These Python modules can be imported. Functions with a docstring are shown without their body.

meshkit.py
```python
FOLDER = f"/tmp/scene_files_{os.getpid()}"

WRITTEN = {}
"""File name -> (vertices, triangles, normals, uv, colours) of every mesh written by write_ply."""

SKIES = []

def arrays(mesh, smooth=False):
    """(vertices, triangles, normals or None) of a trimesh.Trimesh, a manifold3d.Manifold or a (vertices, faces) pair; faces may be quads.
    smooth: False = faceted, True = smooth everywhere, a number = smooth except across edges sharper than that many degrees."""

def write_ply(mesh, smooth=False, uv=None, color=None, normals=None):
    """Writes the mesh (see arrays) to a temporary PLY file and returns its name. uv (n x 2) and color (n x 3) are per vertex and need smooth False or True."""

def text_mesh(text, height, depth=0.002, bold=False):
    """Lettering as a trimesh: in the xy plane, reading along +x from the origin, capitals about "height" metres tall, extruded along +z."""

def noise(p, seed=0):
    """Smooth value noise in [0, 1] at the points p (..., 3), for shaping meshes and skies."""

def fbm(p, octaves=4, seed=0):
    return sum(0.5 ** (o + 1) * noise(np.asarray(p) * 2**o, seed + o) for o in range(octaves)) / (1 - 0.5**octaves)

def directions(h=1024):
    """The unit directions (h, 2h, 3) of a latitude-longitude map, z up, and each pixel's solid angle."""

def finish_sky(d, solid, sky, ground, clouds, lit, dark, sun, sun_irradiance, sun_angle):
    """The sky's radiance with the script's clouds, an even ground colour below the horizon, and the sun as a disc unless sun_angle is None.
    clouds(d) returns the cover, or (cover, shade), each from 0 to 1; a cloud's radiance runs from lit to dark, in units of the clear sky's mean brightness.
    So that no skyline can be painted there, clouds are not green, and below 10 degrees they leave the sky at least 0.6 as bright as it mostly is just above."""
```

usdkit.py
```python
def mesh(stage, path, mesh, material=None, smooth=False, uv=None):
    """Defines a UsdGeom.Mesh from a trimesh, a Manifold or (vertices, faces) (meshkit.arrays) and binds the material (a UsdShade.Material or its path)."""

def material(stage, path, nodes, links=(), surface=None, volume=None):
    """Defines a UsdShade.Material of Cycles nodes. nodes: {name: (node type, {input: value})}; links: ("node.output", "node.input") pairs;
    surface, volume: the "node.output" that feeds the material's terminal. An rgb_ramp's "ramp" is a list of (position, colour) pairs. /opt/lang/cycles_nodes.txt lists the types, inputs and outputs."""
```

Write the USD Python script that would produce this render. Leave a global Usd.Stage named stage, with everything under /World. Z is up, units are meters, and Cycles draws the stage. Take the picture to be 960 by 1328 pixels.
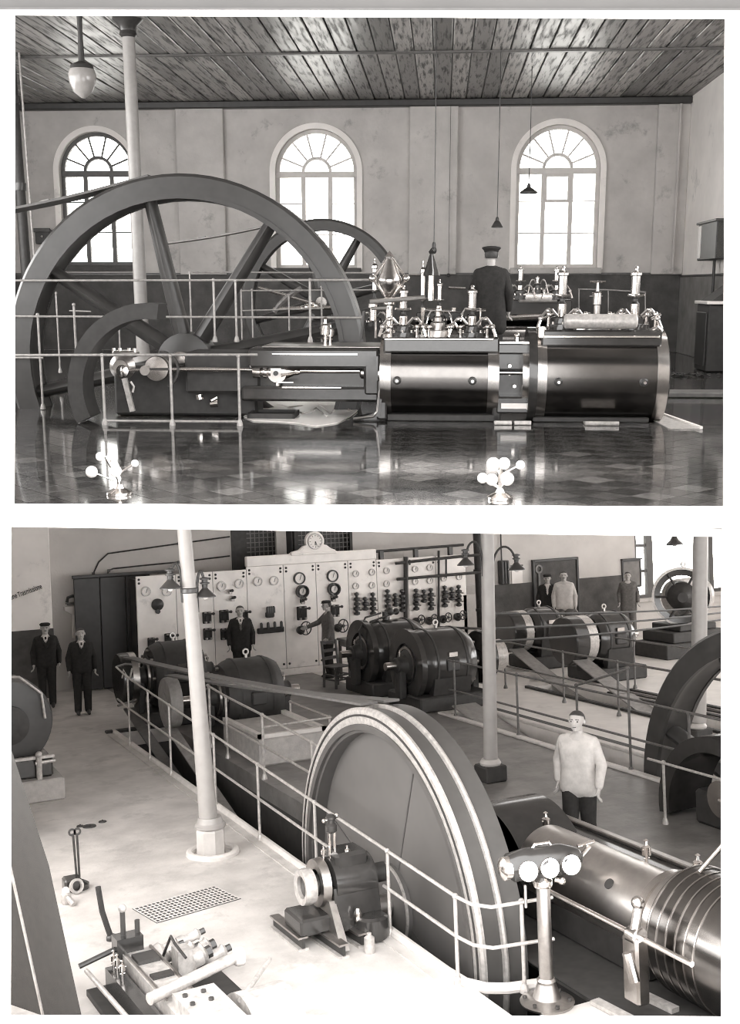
import math, random
import numpy as np, trimesh, usdkit, meshkit
import manifold3d as m3
from shapely.geometry import Polygon, Point, box as sbox
from shapely.ops import unary_union
from scipy.spatial import ConvexHull
from scipy.sparse import coo_matrix
from scipy.sparse.csgraph import connected_components
from pxr import Usd, UsdGeom, UsdLux, UsdShade, Gf, Sdf

stage = Usd.Stage.CreateInMemory()
UsdGeom.SetStageUpAxis(stage, 'Z')
UsdGeom.Xform.Define(stage, '/World')
UsdGeom.Scope.Define(stage, '/World/Looks')
rnd = random.Random(7)

# ------------------------------------------------------------------ camera and the two halls
F, CX, CY = 1450.0, 480.0, 664.0            # pixels of a 960 x 1328 picture
def nrm(v): v = np.asarray(v, float); return v / np.linalg.norm(v)
def frame(yv, zv):
    z = nrm([zv[0], zv[1], -zv[2]]); y = np.array([yv[0], yv[1], -yv[2]], float); y = nrm(y - z * (y @ z)); return np.stack([np.cross(y, z), y, z], 1)
HB, HT = 3.9, 1.6
RW = frame((-709, -13, 1450), (-.038, 1, -14 / 1450.))     # lower hall, the world's own axes
RT = frame((95, 294, 1450), (0, 1, -294 / 1450.))          # upper hall, whose floor rises away from the front wall
EYE = np.array([0, 0, HB])
class Hall:
    def __init__(s, R, H):
        s.R = R; s.C = np.array([0, 0, H], float); s.M = np.eye(4)
        s.M[:3, :3] = RW.T @ R; s.M[:3, 3] = EYE - s.M[:3, :3] @ s.C
    def ray(s, x, y): return s.R.T @ np.array([(x - CX) / F, (CY - y) / F, -1.])
    def Z(s, x, y, z=0.): d = s.ray(x, y); return s.C + d * ((z - s.C[2]) / d[2])
    def Y(s, x, y, Y): d = s.ray(x, y); return s.C + d * ((Y - s.C[1]) / d[1])
    def X(s, x, y, X): d = s.ray(x, y); return s.C + d * ((X - s.C[0]) / d[0])
T, W = Hall(RT, HT), Hall(RW, HB)
class Front: pass
FR = Front(); FR.M = np.eye(4); FR.M[:3, :3] = RW.T; FR.M[:3, 3] = EYE     # axes of the white front wall

cam = UsdGeom.Camera.Define(stage, '/World/camera')
cam.CreateHorizontalApertureAttr(36.0); cam.CreateVerticalApertureAttr(36.0 * 1328 / 960); cam.CreateFocalLengthAttr(36.0 * F / 960)
cam.CreateClippingRangeAttr(Gf.Vec2f(.1, 500))
cam.AddTransformOp().Set(Gf.Matrix4d(FR.M.T.tolist()))
cam.CreateExposureAttr(0.3)

# ------------------------------------------------------------------ light
SKY = 1.6
dome = UsdLux.DomeLight.Define(stage, '/World/sky'); dome.CreateIntensityAttr(SKY); dome.CreateColorAttr(Gf.Vec3f(1, .99, .98))
def hallmat(h, loc=(0, 0, 0), rot=None):
    m = np.eye(4); m[:3, 3] = loc
    if rot is not None: m[:3, :3] = rot
    return h.M @ m
def rotz(a): c, s = math.cos(a), math.sin(a); return np.array([[c, -s, 0], [s, c, 0], [0, 0, 1.]])
def look(d, up=(0, 0, 1)):                   # rotation whose -Z axis points along d
    z = -nrm(d); x = np.cross(up, z)
    if np.linalg.norm(x) < 1e-6: x = np.array([1., 0, 0])
    x = nrm(x); return np.stack([x, np.cross(z, x), z], 1)
sun = UsdLux.DistantLight.Define(stage, '/World/sun'); sun.CreateAngleAttr(1.5); sun.CreateIntensityAttr(11.0); sun.CreateColorAttr(Gf.Vec3f(1, .98, .94))
SEL = math.radians(15.0); SAZ = math.radians(1.0)
sun.AddTransformOp().Set(Gf.Matrix4d(hallmat(T, (0, 0, 0), look((-math.sin(SAZ) * math.cos(SEL), -math.cos(SAZ) * math.cos(SEL), -math.sin(SEL)))).T.tolist()))
def rect(name, h, loc, d, w, ht, power):
    l = UsdLux.RectLight.Define(stage, '/World/' + name); l.CreateWidthAttr(w); l.CreateHeightAttr(ht); l.CreateIntensityAttr(power)
    l.CreateColorAttr(Gf.Vec3f(1, .985, .97)); l.AddTransformOp().Set(Gf.Matrix4d(hallmat(h, loc, look(d)).T.tolist()))
# daylight of the lower left windows; the other area lamps are added, unseen fill
rect('daylight_left_windows', W, (-.35, 9.6, 2.8), (1, -.1, -.35), 6.0, 2.6, 4.4)
rect('added_roof_fill', W, (19.0, 12.0, 5.0), (0, 0, -1), 6.0, 8.0, 1.2)  # added overhead lamp under the closed slab, no glazing built
rect('added_right_fill', W, (26.0, 15.0, 3.2), (-1, .35, -.1), 13.0, 3.0, 4.0)  # added fill lamp at the unseen right side
rect('added_upper_left_fill', T, (-11.0, 15.0, 3.5), (1, .25, 0), 10.0, 3.6, 3.4)  # added fill lamp that brightens the back and right walls
rect('added_upper_right_fill', T, (5.55, 13.0, 3.6), (-1, .55, 0), 7.0, 3.4, 1.8)  # added fill lamp outside the view

rect('added_upper_roof_fill', T, (2.6, 16.2, 5.75), (.5, .75, -.55), 3.0, 2.6, 13.0)  # added overhead lamp, only there to brighten the right wall

# ------------------------------------------------------------------ materials (sepia greys)
def g(v, t=1.0): return (min(1, v * (1 + .035 * t)), v * (1 - .015 * t), v * (1 - .055 * t))
MATS = {}
def mat(name, v, rough=.6, metal=0., var=.12, scale=6., bump=0., bscale=40., spec=.5, dark=None, trans=None):
    """Principled with two octaves of tone variation in object space."""
    nodes = {'tc': ('texture_coordinate', {}), 'n': ('noise_texture', {'scale': scale, 'detail': 5., 'roughness': .6}),
             'r': ('rgb_ramp', {'ramp': [(.3, g(v * (1 - var))), (.7, g(min(.95, v * (1 + var))))]}),
             'p': ('principled_bsdf', {'roughness': rough, 'metallic': metal, 'specular_ior_level': spec})}
    links = [('tc.object', 'n.vector'), ('n.fac', 'r.fac')]
    out = 'r.color'
    if dark:                                  # stains with a shape of their own: (tone, scale, amount)
        nodes['sn'] = ('noise_texture', {'scale': dark[1], 'detail': 7., 'roughness': .7, 'distortion': .1})
        nodes['sr'] = ('rgb_ramp', {'ramp': [(dark[2] - .07, (1, 1, 1)), (dark[2] + .07, (0, 0, 0))]})
        nodes['sm'] = ('mix', {'color2': g(dark[0])})
        links += [('tc.object', 'sn.vector'), ('sn.fac', 'sr.fac'), ('sr.color', 'sm.fac'), (out, 'sm.color1')]
        out = 'sm.color'
    links.append((out, 'p.base_color'))
    if bump:
        nodes['bn'] = ('noise_texture', {'scale': bscale, 'detail': 4.})
        nodes['b'] = ('bump', {'strength': bump, 'distance': .02})
        links += [('tc.object', 'bn.vector'), ('bn.fac', 'b.height'), ('b.normal', 'p.normal')]
    MATS[name] = usdkit.material(stage, '/World/Looks/' + name, nodes, links, surface='p.BSDF')
mat('white_wall', .93, .8, var=.01, scale=2)
mat('coping', .05, .6, var=.25, scale=.6)
mat('plaster', .50, .9, var=.14, scale=1.2, bump=.25, bscale=14, dark=(.30, 1.6, .36))
mat('plaster_pale', .54, .9, var=.08, scale=1.3, bump=.2, bscale=20, dark=(.5, 1.1, .36))
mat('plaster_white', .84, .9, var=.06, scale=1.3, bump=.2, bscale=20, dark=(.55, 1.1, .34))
mat('dado', .075, .75, var=.3, scale=3, bump=.2, bscale=25)
mat('dado_pale', .20, .75, var=.25, scale=2.5)
mat('tile_dark', .035, .08, spec=.8, var=.3, scale=5)
mat('tile_mid', .062, .08, spec=.8, var=.3, scale=5)
mat('tile_light', .12, .08, spec=.8, var=.3, scale=5)
mat('grout', .08, .4)
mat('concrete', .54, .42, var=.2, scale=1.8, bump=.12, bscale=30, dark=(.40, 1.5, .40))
mat('concrete_shaded', .19, .4, var=.28, scale=2.4, bump=.1, bscale=25, dark=(.13, 1.8, .42))  # darker copy of the concrete, shade round the engines put into its tone
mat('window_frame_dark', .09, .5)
mat('gauge_face', .92, .25, var=.01)
mat('belt_grey', .055, .55, var=.12, scale=14, bump=.15, bscale=90)
mat('concrete_dark', .15, .4, var=.3, scale=3, bump=.1)
mat('concrete_lit', .72, .4, var=.1, scale=2.0, bump=.1, bscale=25, dark=(.5, 1.6, .34))  # paler copy of the concrete, light on the right floor put into its tone
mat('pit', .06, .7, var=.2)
mat('kerb', .62, .5, var=.1, scale=8)
mat('stone', .40, .85, var=.15, scale=9, bump=.3, bscale=40)
mat('iron', .040, .34, var=.25, scale=9, spec=.6)
mat('iron_matt', .036, .55, var=.25, scale=9, spec=.45)
mat('iron_gloss', .032, .16, var=.2, scale=6, spec=.7)
mat('wheel_dark', .045, .38, var=.2, scale=4, spec=.5)
mat('wheel_paint', .08, .42, var=.12, scale=4, spec=.5)
mat('wheel_web', .115, .5, var=.10, scale=1.6, spec=.5)
mat('steel', .50, .22, metal=1., var=.08, scale=18)
mat('steel_dull', .42, .35, metal=1., var=.15, scale=14)
mat('lagging', .16, .2, metal=1., var=.1, scale=5)
mat('trunk_steel', .60, .3, metal=1., var=.1, scale=8)
mat('nickel', .8, .16, metal=1., var=.05, scale=12)
mat('rail_thin', .34, .4, metal=.2, var=.25, scale=20)
mat('rail', .48, .35, metal=.35, var=.25, scale=20)
mat('rail_dark', .14, .45, metal=.2, var=.3, scale=20)
mat('column_paint', .50, .4, var=.12, scale=5)
mat('column_grey', .30, .4, var=.12, scale=5)
mat('column_pale', .33, .38, var=.08, scale=5)
mat('leather', .10, .5, var=.2, scale=12)
mat('leather_pale', .26, .5, var=.2, scale=9)
mat('marble', .90, .3, var=.06, scale=3.5, dark=(.62, 2.4, .34))
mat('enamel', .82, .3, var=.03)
mat('lamp_glass', .30, .12, var=.1, scale=9)
mat('engine_pale', .44, .38, metal=.2, var=.3, scale=14)
mat('globe', .72, .18, var=.03)
mat('black', .035, .4, var=.2)
mat('wood_dark', .09, .4, var=.35, scale=7, spec=.5)
mat('window_frame_glare', .62, .6, var=.06)  # window glare painted into the frame tone
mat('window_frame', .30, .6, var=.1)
mat('cloth_dark', .03, .85, var=.2, scale=20, spec=.2)
mat('cloth_mid', .13, .9, var=.2, scale=20, spec=.2)
mat('cloth_light', .50, .9, var=.12, scale=14, spec=.2)
mat('shirt', .72, .9, var=.04, spec=.2)
mat('skin', .42, .55, var=.08, scale=12)
mat('hair', .04, .6, var=.2, scale=40)
mat('eye', .03, .3)
mat('shoe', .035, .35)
# ceiling boards: four tones with blotchy varnish
for k, (v, d) in enumerate([(.25, .035), (.36, .045), (.16, .03), (.50, .05)]):
    nm = 'board_%d' % k
    nodes = {'tc': ('texture_coordinate', {}), 'mp': ('mapping', {'scale': (7., .55, 1.), 'location': (k * 3.1, k * 7.7, 0)}),
             'n': ('noise_texture', {'scale': 2.2, 'detail': 6., 'roughness': .62, 'distortion': .15}),
             'r': ('rgb_ramp', {'ramp': [(.38, g(d)), (.56, g(v))]}),
             'rr': ('rgb_ramp', {'ramp': [(.38, (.5,) * 3), (.56, (.3,) * 3)]}),
             'p': ('principled_bsdf', {'specular_ior_level': .6})}
    MATS[nm] = usdkit.material(stage, '/World/Looks/' + nm, nodes, [('tc.object', 'mp.vector'), ('mp.vector', 'n.vector'), ('n.fac', 'r.fac'), ('n.fac', 'rr.fac'), ('r.color', 'p.base_color'), ('rr.color', 'p.roughness')], surface='p.BSDF')
# window pane: lets the light through
MATS['pane'] = usdkit.material(stage, '/World/Looks/pane', {'f': ('fresnel', {'IOR': 1.45}), 't': ('transparent_bsdf', {'color': (.93, .93, .91)}), 'gl': ('glossy_bsdf', {'color': (1, 1, 1), 'roughness': .03}), 'm': ('mix_closure', {})},
    [('f.fac', 'm.fac'), ('t.BSDF', 'm.closure1'), ('gl.BSDF', 'm.closure2')], surface='m.closure')
MATS['glass'] = usdkit.material(stage, '/World/Looks/glass', {'p': ('principled_bsdf', {'base_color': (.9, .9, .88), 'roughness': .05, 'transmission_weight': .75})}, [], surface='p.BSDF')
# far floor of the upper hall: checker of diagonal tiles
MATS['far_tiles'] = usdkit.material(stage, '/World/Looks/far_tiles', {'tc': ('texture_coordinate', {}), 'mp': ('mapping', {'rotation': (0, 0, math.pi / 4), 'location': (.003, .003, .5)}),
    'c': ('checker_texture', {'scale': 1 / .26, 'color1': g(.06), 'color2': g(.075)}), 'n': ('noise_texture', {'scale': 2.0, 'detail': 5.}), 'm': ('mix', {'mix_type': 'multiply', 'fac': .5}),     'p': ('principled_bsdf', {'roughness': .08, 'specular_ior_level': .8})}, [('tc.object', 'mp.vector'), ('mp.vector', 'c.vector'), ('tc.object', 'n.vector'), ('c.color', 'm.color1'), ('n.color', 'm.color2'), ('m.color', 'p.base_color')], surface='p.BSDF')

# ------------------------------------------------------------------ scene-graph helpers
USED = {}
def uniq(parent, name):
    k = parent + '/' + name; n = USED.get(k, 0); USED[k] = n + 1
    return k if n == 0 else '%s_%03d' % (k, n)
def tag(p, label=None, cat=None, group=None, kind=None):
    for k, v in (('label', label), ('category', cat), ('group', group), ('kind', kind)):
        if v: p.SetCustomDataByKey(k, v)
HALL_OF = {}
def thing(h, name, label, cat=None, loc=(0, 0, 0), rz=0., group=None, kind=None, rot=None):
    path = uniq('/World', name)
    x = UsdGeom.Xform.Define(stage, path)
    x.AddTransformOp().Set(Gf.Matrix4d(hallmat(h, loc, rotz(rz) if rot is None else rot).T.tolist()))
    tag(x.GetPrim(), label, cat, group, kind)
    return path
SPLIT = {'back_frame', 'plate_bolt', 'drain_pipe', 'slide_strip', 'soleplate', 'bed_ledge', 'step_plate', 'window_plate', 'hour_mark', 'stud', 'stretcher', 'clamp', 'web_seam', 'claw', 'link_rod', 'lug', 'loop_handle', 'twin_rod', 'linkwork', 'guard_frame', 'bright_rail', 'lubricator_column', 'brush_rod', 'strip', 'valve_rod', 'eccentric_rod', 'deck_bracket', 'crosshead_gear', 'drip_tray', 'side_pipe', 'tap'}
SMALL = {'flange_bolts', 'bracket_bolts', 'gland_nuts', 'cap_nuts', 'jaw', 'bolt', 'base_bolts', 'fuse', 'brush_gear', 'letters'}
def pieces(mesh):
    v, f = np.asarray(mesh[0], float), np.asarray(mesh[1], int); u, inv = np.unique(np.round(v, 5), axis=0, return_inverse=True); q = inv.reshape(-1)[f]
    lab = connected_components(coo_matrix((np.ones(len(q) * 2), (np.r_[q[:, 0], q[:, 1]], np.r_[q[:, 1], q[:, 2]])), shape=(len(u), len(u))), False)[1][q[:, 0]]
    return [(v, f[lab == k]) for k in np.unique(lab)]
def part(parent, name, mesh, m, label=None, smooth=32, kind=None):
    if name in SPLIT:
        for q in pieces(mesh):
            used, inv = np.unique(q[1], return_inverse=True); path = part_one(parent, name, (q[0][used], inv.reshape(-1, 3)), m, label, smooth, kind)
        return path
    return part_one(parent, name, mesh, m, label, smooth, 'stuff' if name in SMALL else kind)
def part_one(parent, name, mesh, m, label=None, smooth=32, kind=None):
    path = uniq(parent, name)
    p = usdkit.mesh(stage, path, mesh, MATS[m], smooth=smooth)
    tag(p.GetPrim(), label, kind=kind)
    return path
def parts(parent, name, meshes, m, label=None, smooth=32):
    for q in meshes: part(parent, name, q, m, label, smooth)
def copy_of(src, h, loc, rz=0., label=None, group=None, rot=None):
    was = stage.GetPrimAtPath(src).GetCustomData()
    path = uniq('/World', src.split('/')[-1].rstrip('0123456789').rstrip('_') if src[-3:].isdigit() else src.split('/')[-1])
    x = UsdGeom.Xform.Define(stage, path)
    x.GetPrim().GetReferences().AddInternalReference(src)
    x.MakeMatrixXform().Set(Gf.Matrix4d(hallmat(h, loc, rotz(rz) if rot is None else rot).T.tolist()))
    x.GetPrim().SetInstanceable(True)
    tag(x.GetPrim(), label or was['label'], was.get('category'), group or was.get('group'))
    return path

# ------------------------------------------------------------------ mesh helpers: all return (vertices, triangles)
def J(*ms):
    vs, fs, n = [], [], 0
    for m in ms:
        if isinstance(m, list): m = J(*m)
        v, f = (m.vertices, m.faces) if isinstance(m, trimesh.Trimesh) else m
        vs.append(np.asarray(v, float)); fs.append(np.asarray(f, int) + n); n += len(v)
    return np.vstack(vs), np.vstack(fs)
def mv(m, d=(0, 0, 0), R=None, s=None):
    v = np.asarray(m[0], float)
    if s is not None: v = v * np.asarray(s, float)
    if R is not None: v = v @ np.asarray(R).T
    return v + np.asarray(d, float), m[1]
def hull(pts):
    pts = np.asarray(pts, float); h = ConvexHull(pts); f = h.simplices.copy(); c = pts[h.vertices].mean(0)
    a, b, d = pts[f[:, 0]], pts[f[:, 1]], pts[f[:, 2]]
    flip = ((np.cross(b - a, d - a)) * (a - c)).sum(1) < 0
    f[flip] = f[flip][:, ::-1]
    return pts, f
BOXF = np.array([[0, 2, 3], [0, 3, 1], [4, 5, 7], [4, 7, 6], [0, 1, 5], [0, 5, 4], [2, 6, 7], [2, 7, 3], [0, 4, 6], [0, 6, 2], [1, 3, 7], [1, 7, 5]])[:, ::-1]
def bx(x0, x1, y0, y1, z0, z1, c=0.):
    """Box; c > 0 chamfers the edges."""
    if c <= 0:
        return np.array([[x, y, z] for x in (x0, x1) for y in (y0, y1) for z in (z0, z1)], float), BOXF
    P = []
    for x, sx in ((x0, 1), (x1, -1)):
        for y, sy in ((y0, 1), (y1, -1)):
            for z, sz in ((z0, 1), (z1, -1)):
                P += [(x + sx * c, y + sy * c, z), (x + sx * c, y, z + sz * c), (x, y + sy * c, z + sz * c)]
    return hull(P)
def basis(d):
    d = nrm(d); a = np.array([0, 0, 1.]) if abs(d[2]) < .9 else np.array([1., 0, 0])
    x = nrm(np.cross(a, d)); return x, np.cross(d, x), d
def lathe(prof, p=(0, 0, 0), d=(0, 0, 1), n=24):
    """Surface of revolution of [(r, t), ...] along direction d from p."""
    x, y, z = basis(d); a = np.arange(n) * 2 * math.pi / n
    prof = [(max(r, 1e-5), t) for r, t in prof]
    v = [np.asarray(p, float) + z * t + r * (np.cos(a)[:, None] * x + np.sin(a)[:, None] * y) for r, t in prof]
    f = []
    i = np.arange(n); j = (i + 1) % n
    for k in range(len(prof) - 1):
        A, B = k * n, (k + 1) * n
        f += [np.stack([A + i, A + j, B + j], 1), np.stack([A + i, B + j, B + i], 1)]
    V = np.vstack(v); Fc = np.vstack(f)
    if prof[0][0] > 1e-4: V = np.vstack([V, np.asarray(p) + z * prof[0][1]]); Fc = np.vstack([Fc, np.stack([np.full(n, len(V) - 1), j, i], 1)])
    if prof[-1][0] > 1e-4: V = np.vstack([V, np.asarray(p) + z * prof[-1][1]]); b = (len(prof) - 1) * n; Fc = np.vstack([Fc, np.stack([np.full(n, len(V) - 1), b + i, b + j], 1)])
    return V, Fc
def loop(prof, p=(0, 0, 0), d=(0, 0, 1), n=48, a0=0., a1=2 * math.pi):
    """Closed profile [(r, t), ...] revolved round d: rings, rims; a part-turn gets end caps."""
    x, y, z = basis(d); full = abs(a1 - a0) > 6.28; a = a0 + (a1 - a0) * np.arange(n if full else n + 1) / n
    k = len(prof); V = np.array([np.asarray(p, float) + z * t + r * (math.cos(q) * x + math.sin(q) * y) for q in a for r, t in prof]); f = []
    m = len(a)
    for i in range(n):
        A, B = i * k, ((i + 1) % m) * k
        for q in range(k):
            w = (q + 1) % k; f += [[A + q, B + q, B + w], [A + q, B + w, A + w]]
    if not full:
        for q in range(1, k - 1): f += [[0, q, q + 1], [(m - 1) * k, (m - 1) * k + q + 1, (m - 1) * k + q]]
    f = np.array(f)
    t = V[f]
    if (np.cross(t[:, 0], t[:, 1]) * t[:, 2]).sum() < 0 and full: f = f[:, ::-1]
    return V, f
def arcb(c, vx, vz, ax, r0, r1, t0, t1, a0, a1, n=30):
    """Curved band: radii r0..r1, t0..t1 along ax, from angle a0 to a1 in the vx-vz plane."""
    c, vx, vz, ax = (np.asarray(q, float) for q in (c, vx, vz, ax)); V = []; f = []
    for q in np.linspace(a0, a1, n + 1):
        d = vx * math.cos(q) + vz * math.sin(q); V += [c + d * r + ax * t for r, t in ((r0, t0), (r1, t0), (r1, t1), (r0, t1))]
    for i in range(n):
        A, B = 4 * i, 4 * i + 4
        for q in range(4): w = (q + 1) % 4; f += [[A + q, B + q, B + w], [A + q, B + w, A + w]]
    f += [[0, 1, 2], [0, 2, 3], [4 * n, 4 * n + 2, 4 * n + 1], [4 * n, 4 * n + 3, 4 * n + 2]]
    return fixw(np.array(V), np.array(f))
def fixw(v, f):
    t = v[f]
    return (v, f[:, ::-1]) if (np.cross(t[:, 0], t[:, 1]) * t[:, 2]).sum() < 0 else (v, f)
def tube(path, r, n=8, closed=False):
    P = np.asarray(path, float); m = len(P); r = np.broadcast_to(np.asarray(r, float), (m,))
    t = np.roll(P, -1, 0) - np.roll(P, 1, 0) if closed else np.gradient(P, axis=0)
    t /= np.linalg.norm(t, axis=1, keepdims=True) + 1e-12
    x, y, _ = basis(t[0]); V = []
    for k in range(m):
        x = nrm(x - t[k] * (x @ t[k])); y = np.cross(t[k], x)
        a = np.arange(n) * 2 * math.pi / n
        V.append(P[k] + r[k] * (np.cos(a)[:, None] * x + np.sin(a)[:, None] * y))
    i = np.arange(n); j = (i + 1) % n; f = []
    for k in range(m if closed else m - 1):
        A, B = k * n, ((k + 1) % m) * n
        f += [np.stack([A + i, A + j, B + j], 1), np.stack([A + i, B + j, B + i], 1)]
    V = np.vstack(V); f = np.vstack(f)
    if not closed:
        V = np.vstack([V, P[0], P[-1]]); L = len(V); b = (m - 1) * n
        f = np.vstack([f, np.stack([np.full(n, L - 2), j, i], 1), np.stack([np.full(n, L - 1), b + i, b + j], 1)])
    return V, f
def rod(a, b, r, n=10): return tube([a, b], r, n)
def bar(a, b, w, h, up=(0, 0, 1)):
    """Rectangular bar from a to b: width w across, height h along up."""
    a, b = np.asarray(a, float), np.asarray(b, float); d = nrm(b - a); s = nrm(np.cross(d, up)); u = np.cross(s, d)
    return hull([p + s * i * w / 2 + u * k * h / 2 for p in (a, b) for i in (-1, 1) for k in (-1, 1)])
def ball(p, r, n=12, s=(1, 1, 1)):
    m = trimesh.creation.uv_sphere(1., count=[max(6, n // 2 + 2), n]); return np.array(m.vertices) * r * np.asarray(s) + np.asarray(p, float), np.array(m.faces)
def extr(poly, t, plane='xz', at=0.):
    """Shapely polygon with thickness t: plane 'xz' runs from y=at to at+t, 'yz' from x=at, 'xy' from z=at."""
    ms = [trimesh.creation.extrude_polygon(q, t, engine='earcut') for q in getattr(poly, 'geoms', [poly])]
    m = trimesh.util.concatenate(ms); v, f = np.array(m.vertices), np.array(m.faces)
    if plane == 'xz': v = np.stack([v[:, 0], at + v[:, 2], v[:, 1]], 1); f = f[:, ::-1]
    elif plane == 'yz': v = np.stack([at + v[:, 2], v[:, 0], v[:, 1]], 1)
    else: v = v + [0, 0, at]
    return v, f
def wheel_hand(p, d, r, n=5, t=.012):
    """Hand wheel: rim, spokes, hub."""
    x, y, z = basis(d); p = np.asarray(p, float); a = np.arange(20) * 2 * math.pi / 20
    ms = [tube([p + r * (math.cos(q) * x + math.sin(q) * y) for q in a], t, 6, True), lathe([(r * .25, -t), (r * .25, t * 2)], p, d, 10)]
    ms += [rod(p, p + r * (math.cos(q) * x + math.sin(q) * y), t * .7, 5) for q in np.arange(n) * 2 * math.pi / n]
    return J(*ms)
def bolts(p, d, R, k, r=.015, h=.02):
    x, y, z = basis(d); return [lathe([(r, 0), (r, h)], np.asarray(p) + R * (math.cos(q) * x + math.sin(q) * y), d, 6) for q in np.arange(k) * 2 * math.pi / k]
# ================================================================== added white front wall standing in for the page margin, with two openings
D0 = 7.6
def fpt(x, y, d): return np.array([(x - CX) / F * d, (CY - y) / F * d, -d])
fw = thing(FR, 'wall_front', 'added white wall for the page margin, with two wide openings, one above the other', kind='structure')
def slab_piece(quad, splay):                 # quad of picture corners at D0; the far face widens or narrows with the openings' splay
    return hull([fpt(x, y, D0) for x, y in quad] + [fpt(x, y, D0 + .12) * np.array([1 if not splay else 1, 1, 1]) for x, y in quad])
TL, TR, BL, BR = (20, 20), (940, 25), (19, 653), (938, 657)
TL2, TR2, BL2, BR2 = (15, 683), (936, 684), (14, 1316), (935, 1318)
Lx, Rx, Ty, By = -500, 1500, 9, 1395
for q in ([(Lx, Ty + 3), (Rx, Ty + 5), (Rx, 28), TR, TL, (Lx, 17)], [(Lx, 17), TL, BL, (Lx, 652)], [TR, (Rx, 28), (Rx, 659), BR], [(Lx, 652), BL, BR, (Rx, 659), (Rx, 686), TR2, TL2, (Lx, 681)],
          [(Lx, 681), TL2, BL2, (Lx, 1315)], [TR2, (Rx, 686), (Rx, 1320), BR2], [(Lx, 1315), BL2, BR2, (Rx, 1320), (Rx, By), (Lx, By)]):
    part(fw, 'panel', slab_piece(q, True), 'white_wall', smooth=False)
tr = thing(FR, 'trim_1', 'added grey page edge built as a coping along the top edge of the front wall', kind='structure')
part(tr, 'coping', hull([fpt(x, y, d) for d in (D0 - .08, D0 + .2) for x, y in ((Lx, Ty + 2), (Rx, Ty + 4), (Rx, -420), (Lx, -420))]), 'coping', smooth=False)  # grey strip standing in for the scanned edge of the page
part(tr, 'drip_edge', hull([fpt(x, y, d) for d in (D0 - .1, D0 - .02) for x, y in ((Lx, Ty + 3), (Rx, Ty + 5), (Rx, Ty + 2), (Lx, Ty))]), 'iron', smooth=False)

# ================================================================== UPPER HALL (T): shell
YB, XR, XL = 28.1, 5.75, -11.4
fl = thing(T, 'floor', 'dark polished floor of diagonal checker tiles in the upper hall', kind='structure')
part(fl, 'slab', bx(XL, 6.0, 7.65, 28.4, -.04, -.008), 'far_tiles', smooth=False)
S = .26; nt = 0; far = []; u2 = math.sqrt(.5)
TV = np.array([[-.5, -.5, 0], [.5, -.5, 0], [.5, .5, 0], [-.5, .5, 0], [-.494, -.494, 1], [.494, -.494, 1], [.494, .494, 1], [-.494, .494, 1]])
TF = np.array([[4, 5, 6], [4, 6, 7], [0, 1, 5], [0, 5, 4], [1, 2, 6], [1, 6, 5], [2, 3, 7], [2, 7, 6], [3, 0, 4], [3, 4, 7]])
R45 = rotz(math.pi / 4)
cand = []
for i in range(-80, 120):
    for j in range(-80, 120):
        x, y = (i - j) * S * u2, (i + j) * S * u2
        if 7.8 < y < 13.6 and -7.0 < x < 5.6: cand.append((y + .01 * abs(x), x, y, i, j))
cand.sort()
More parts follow.
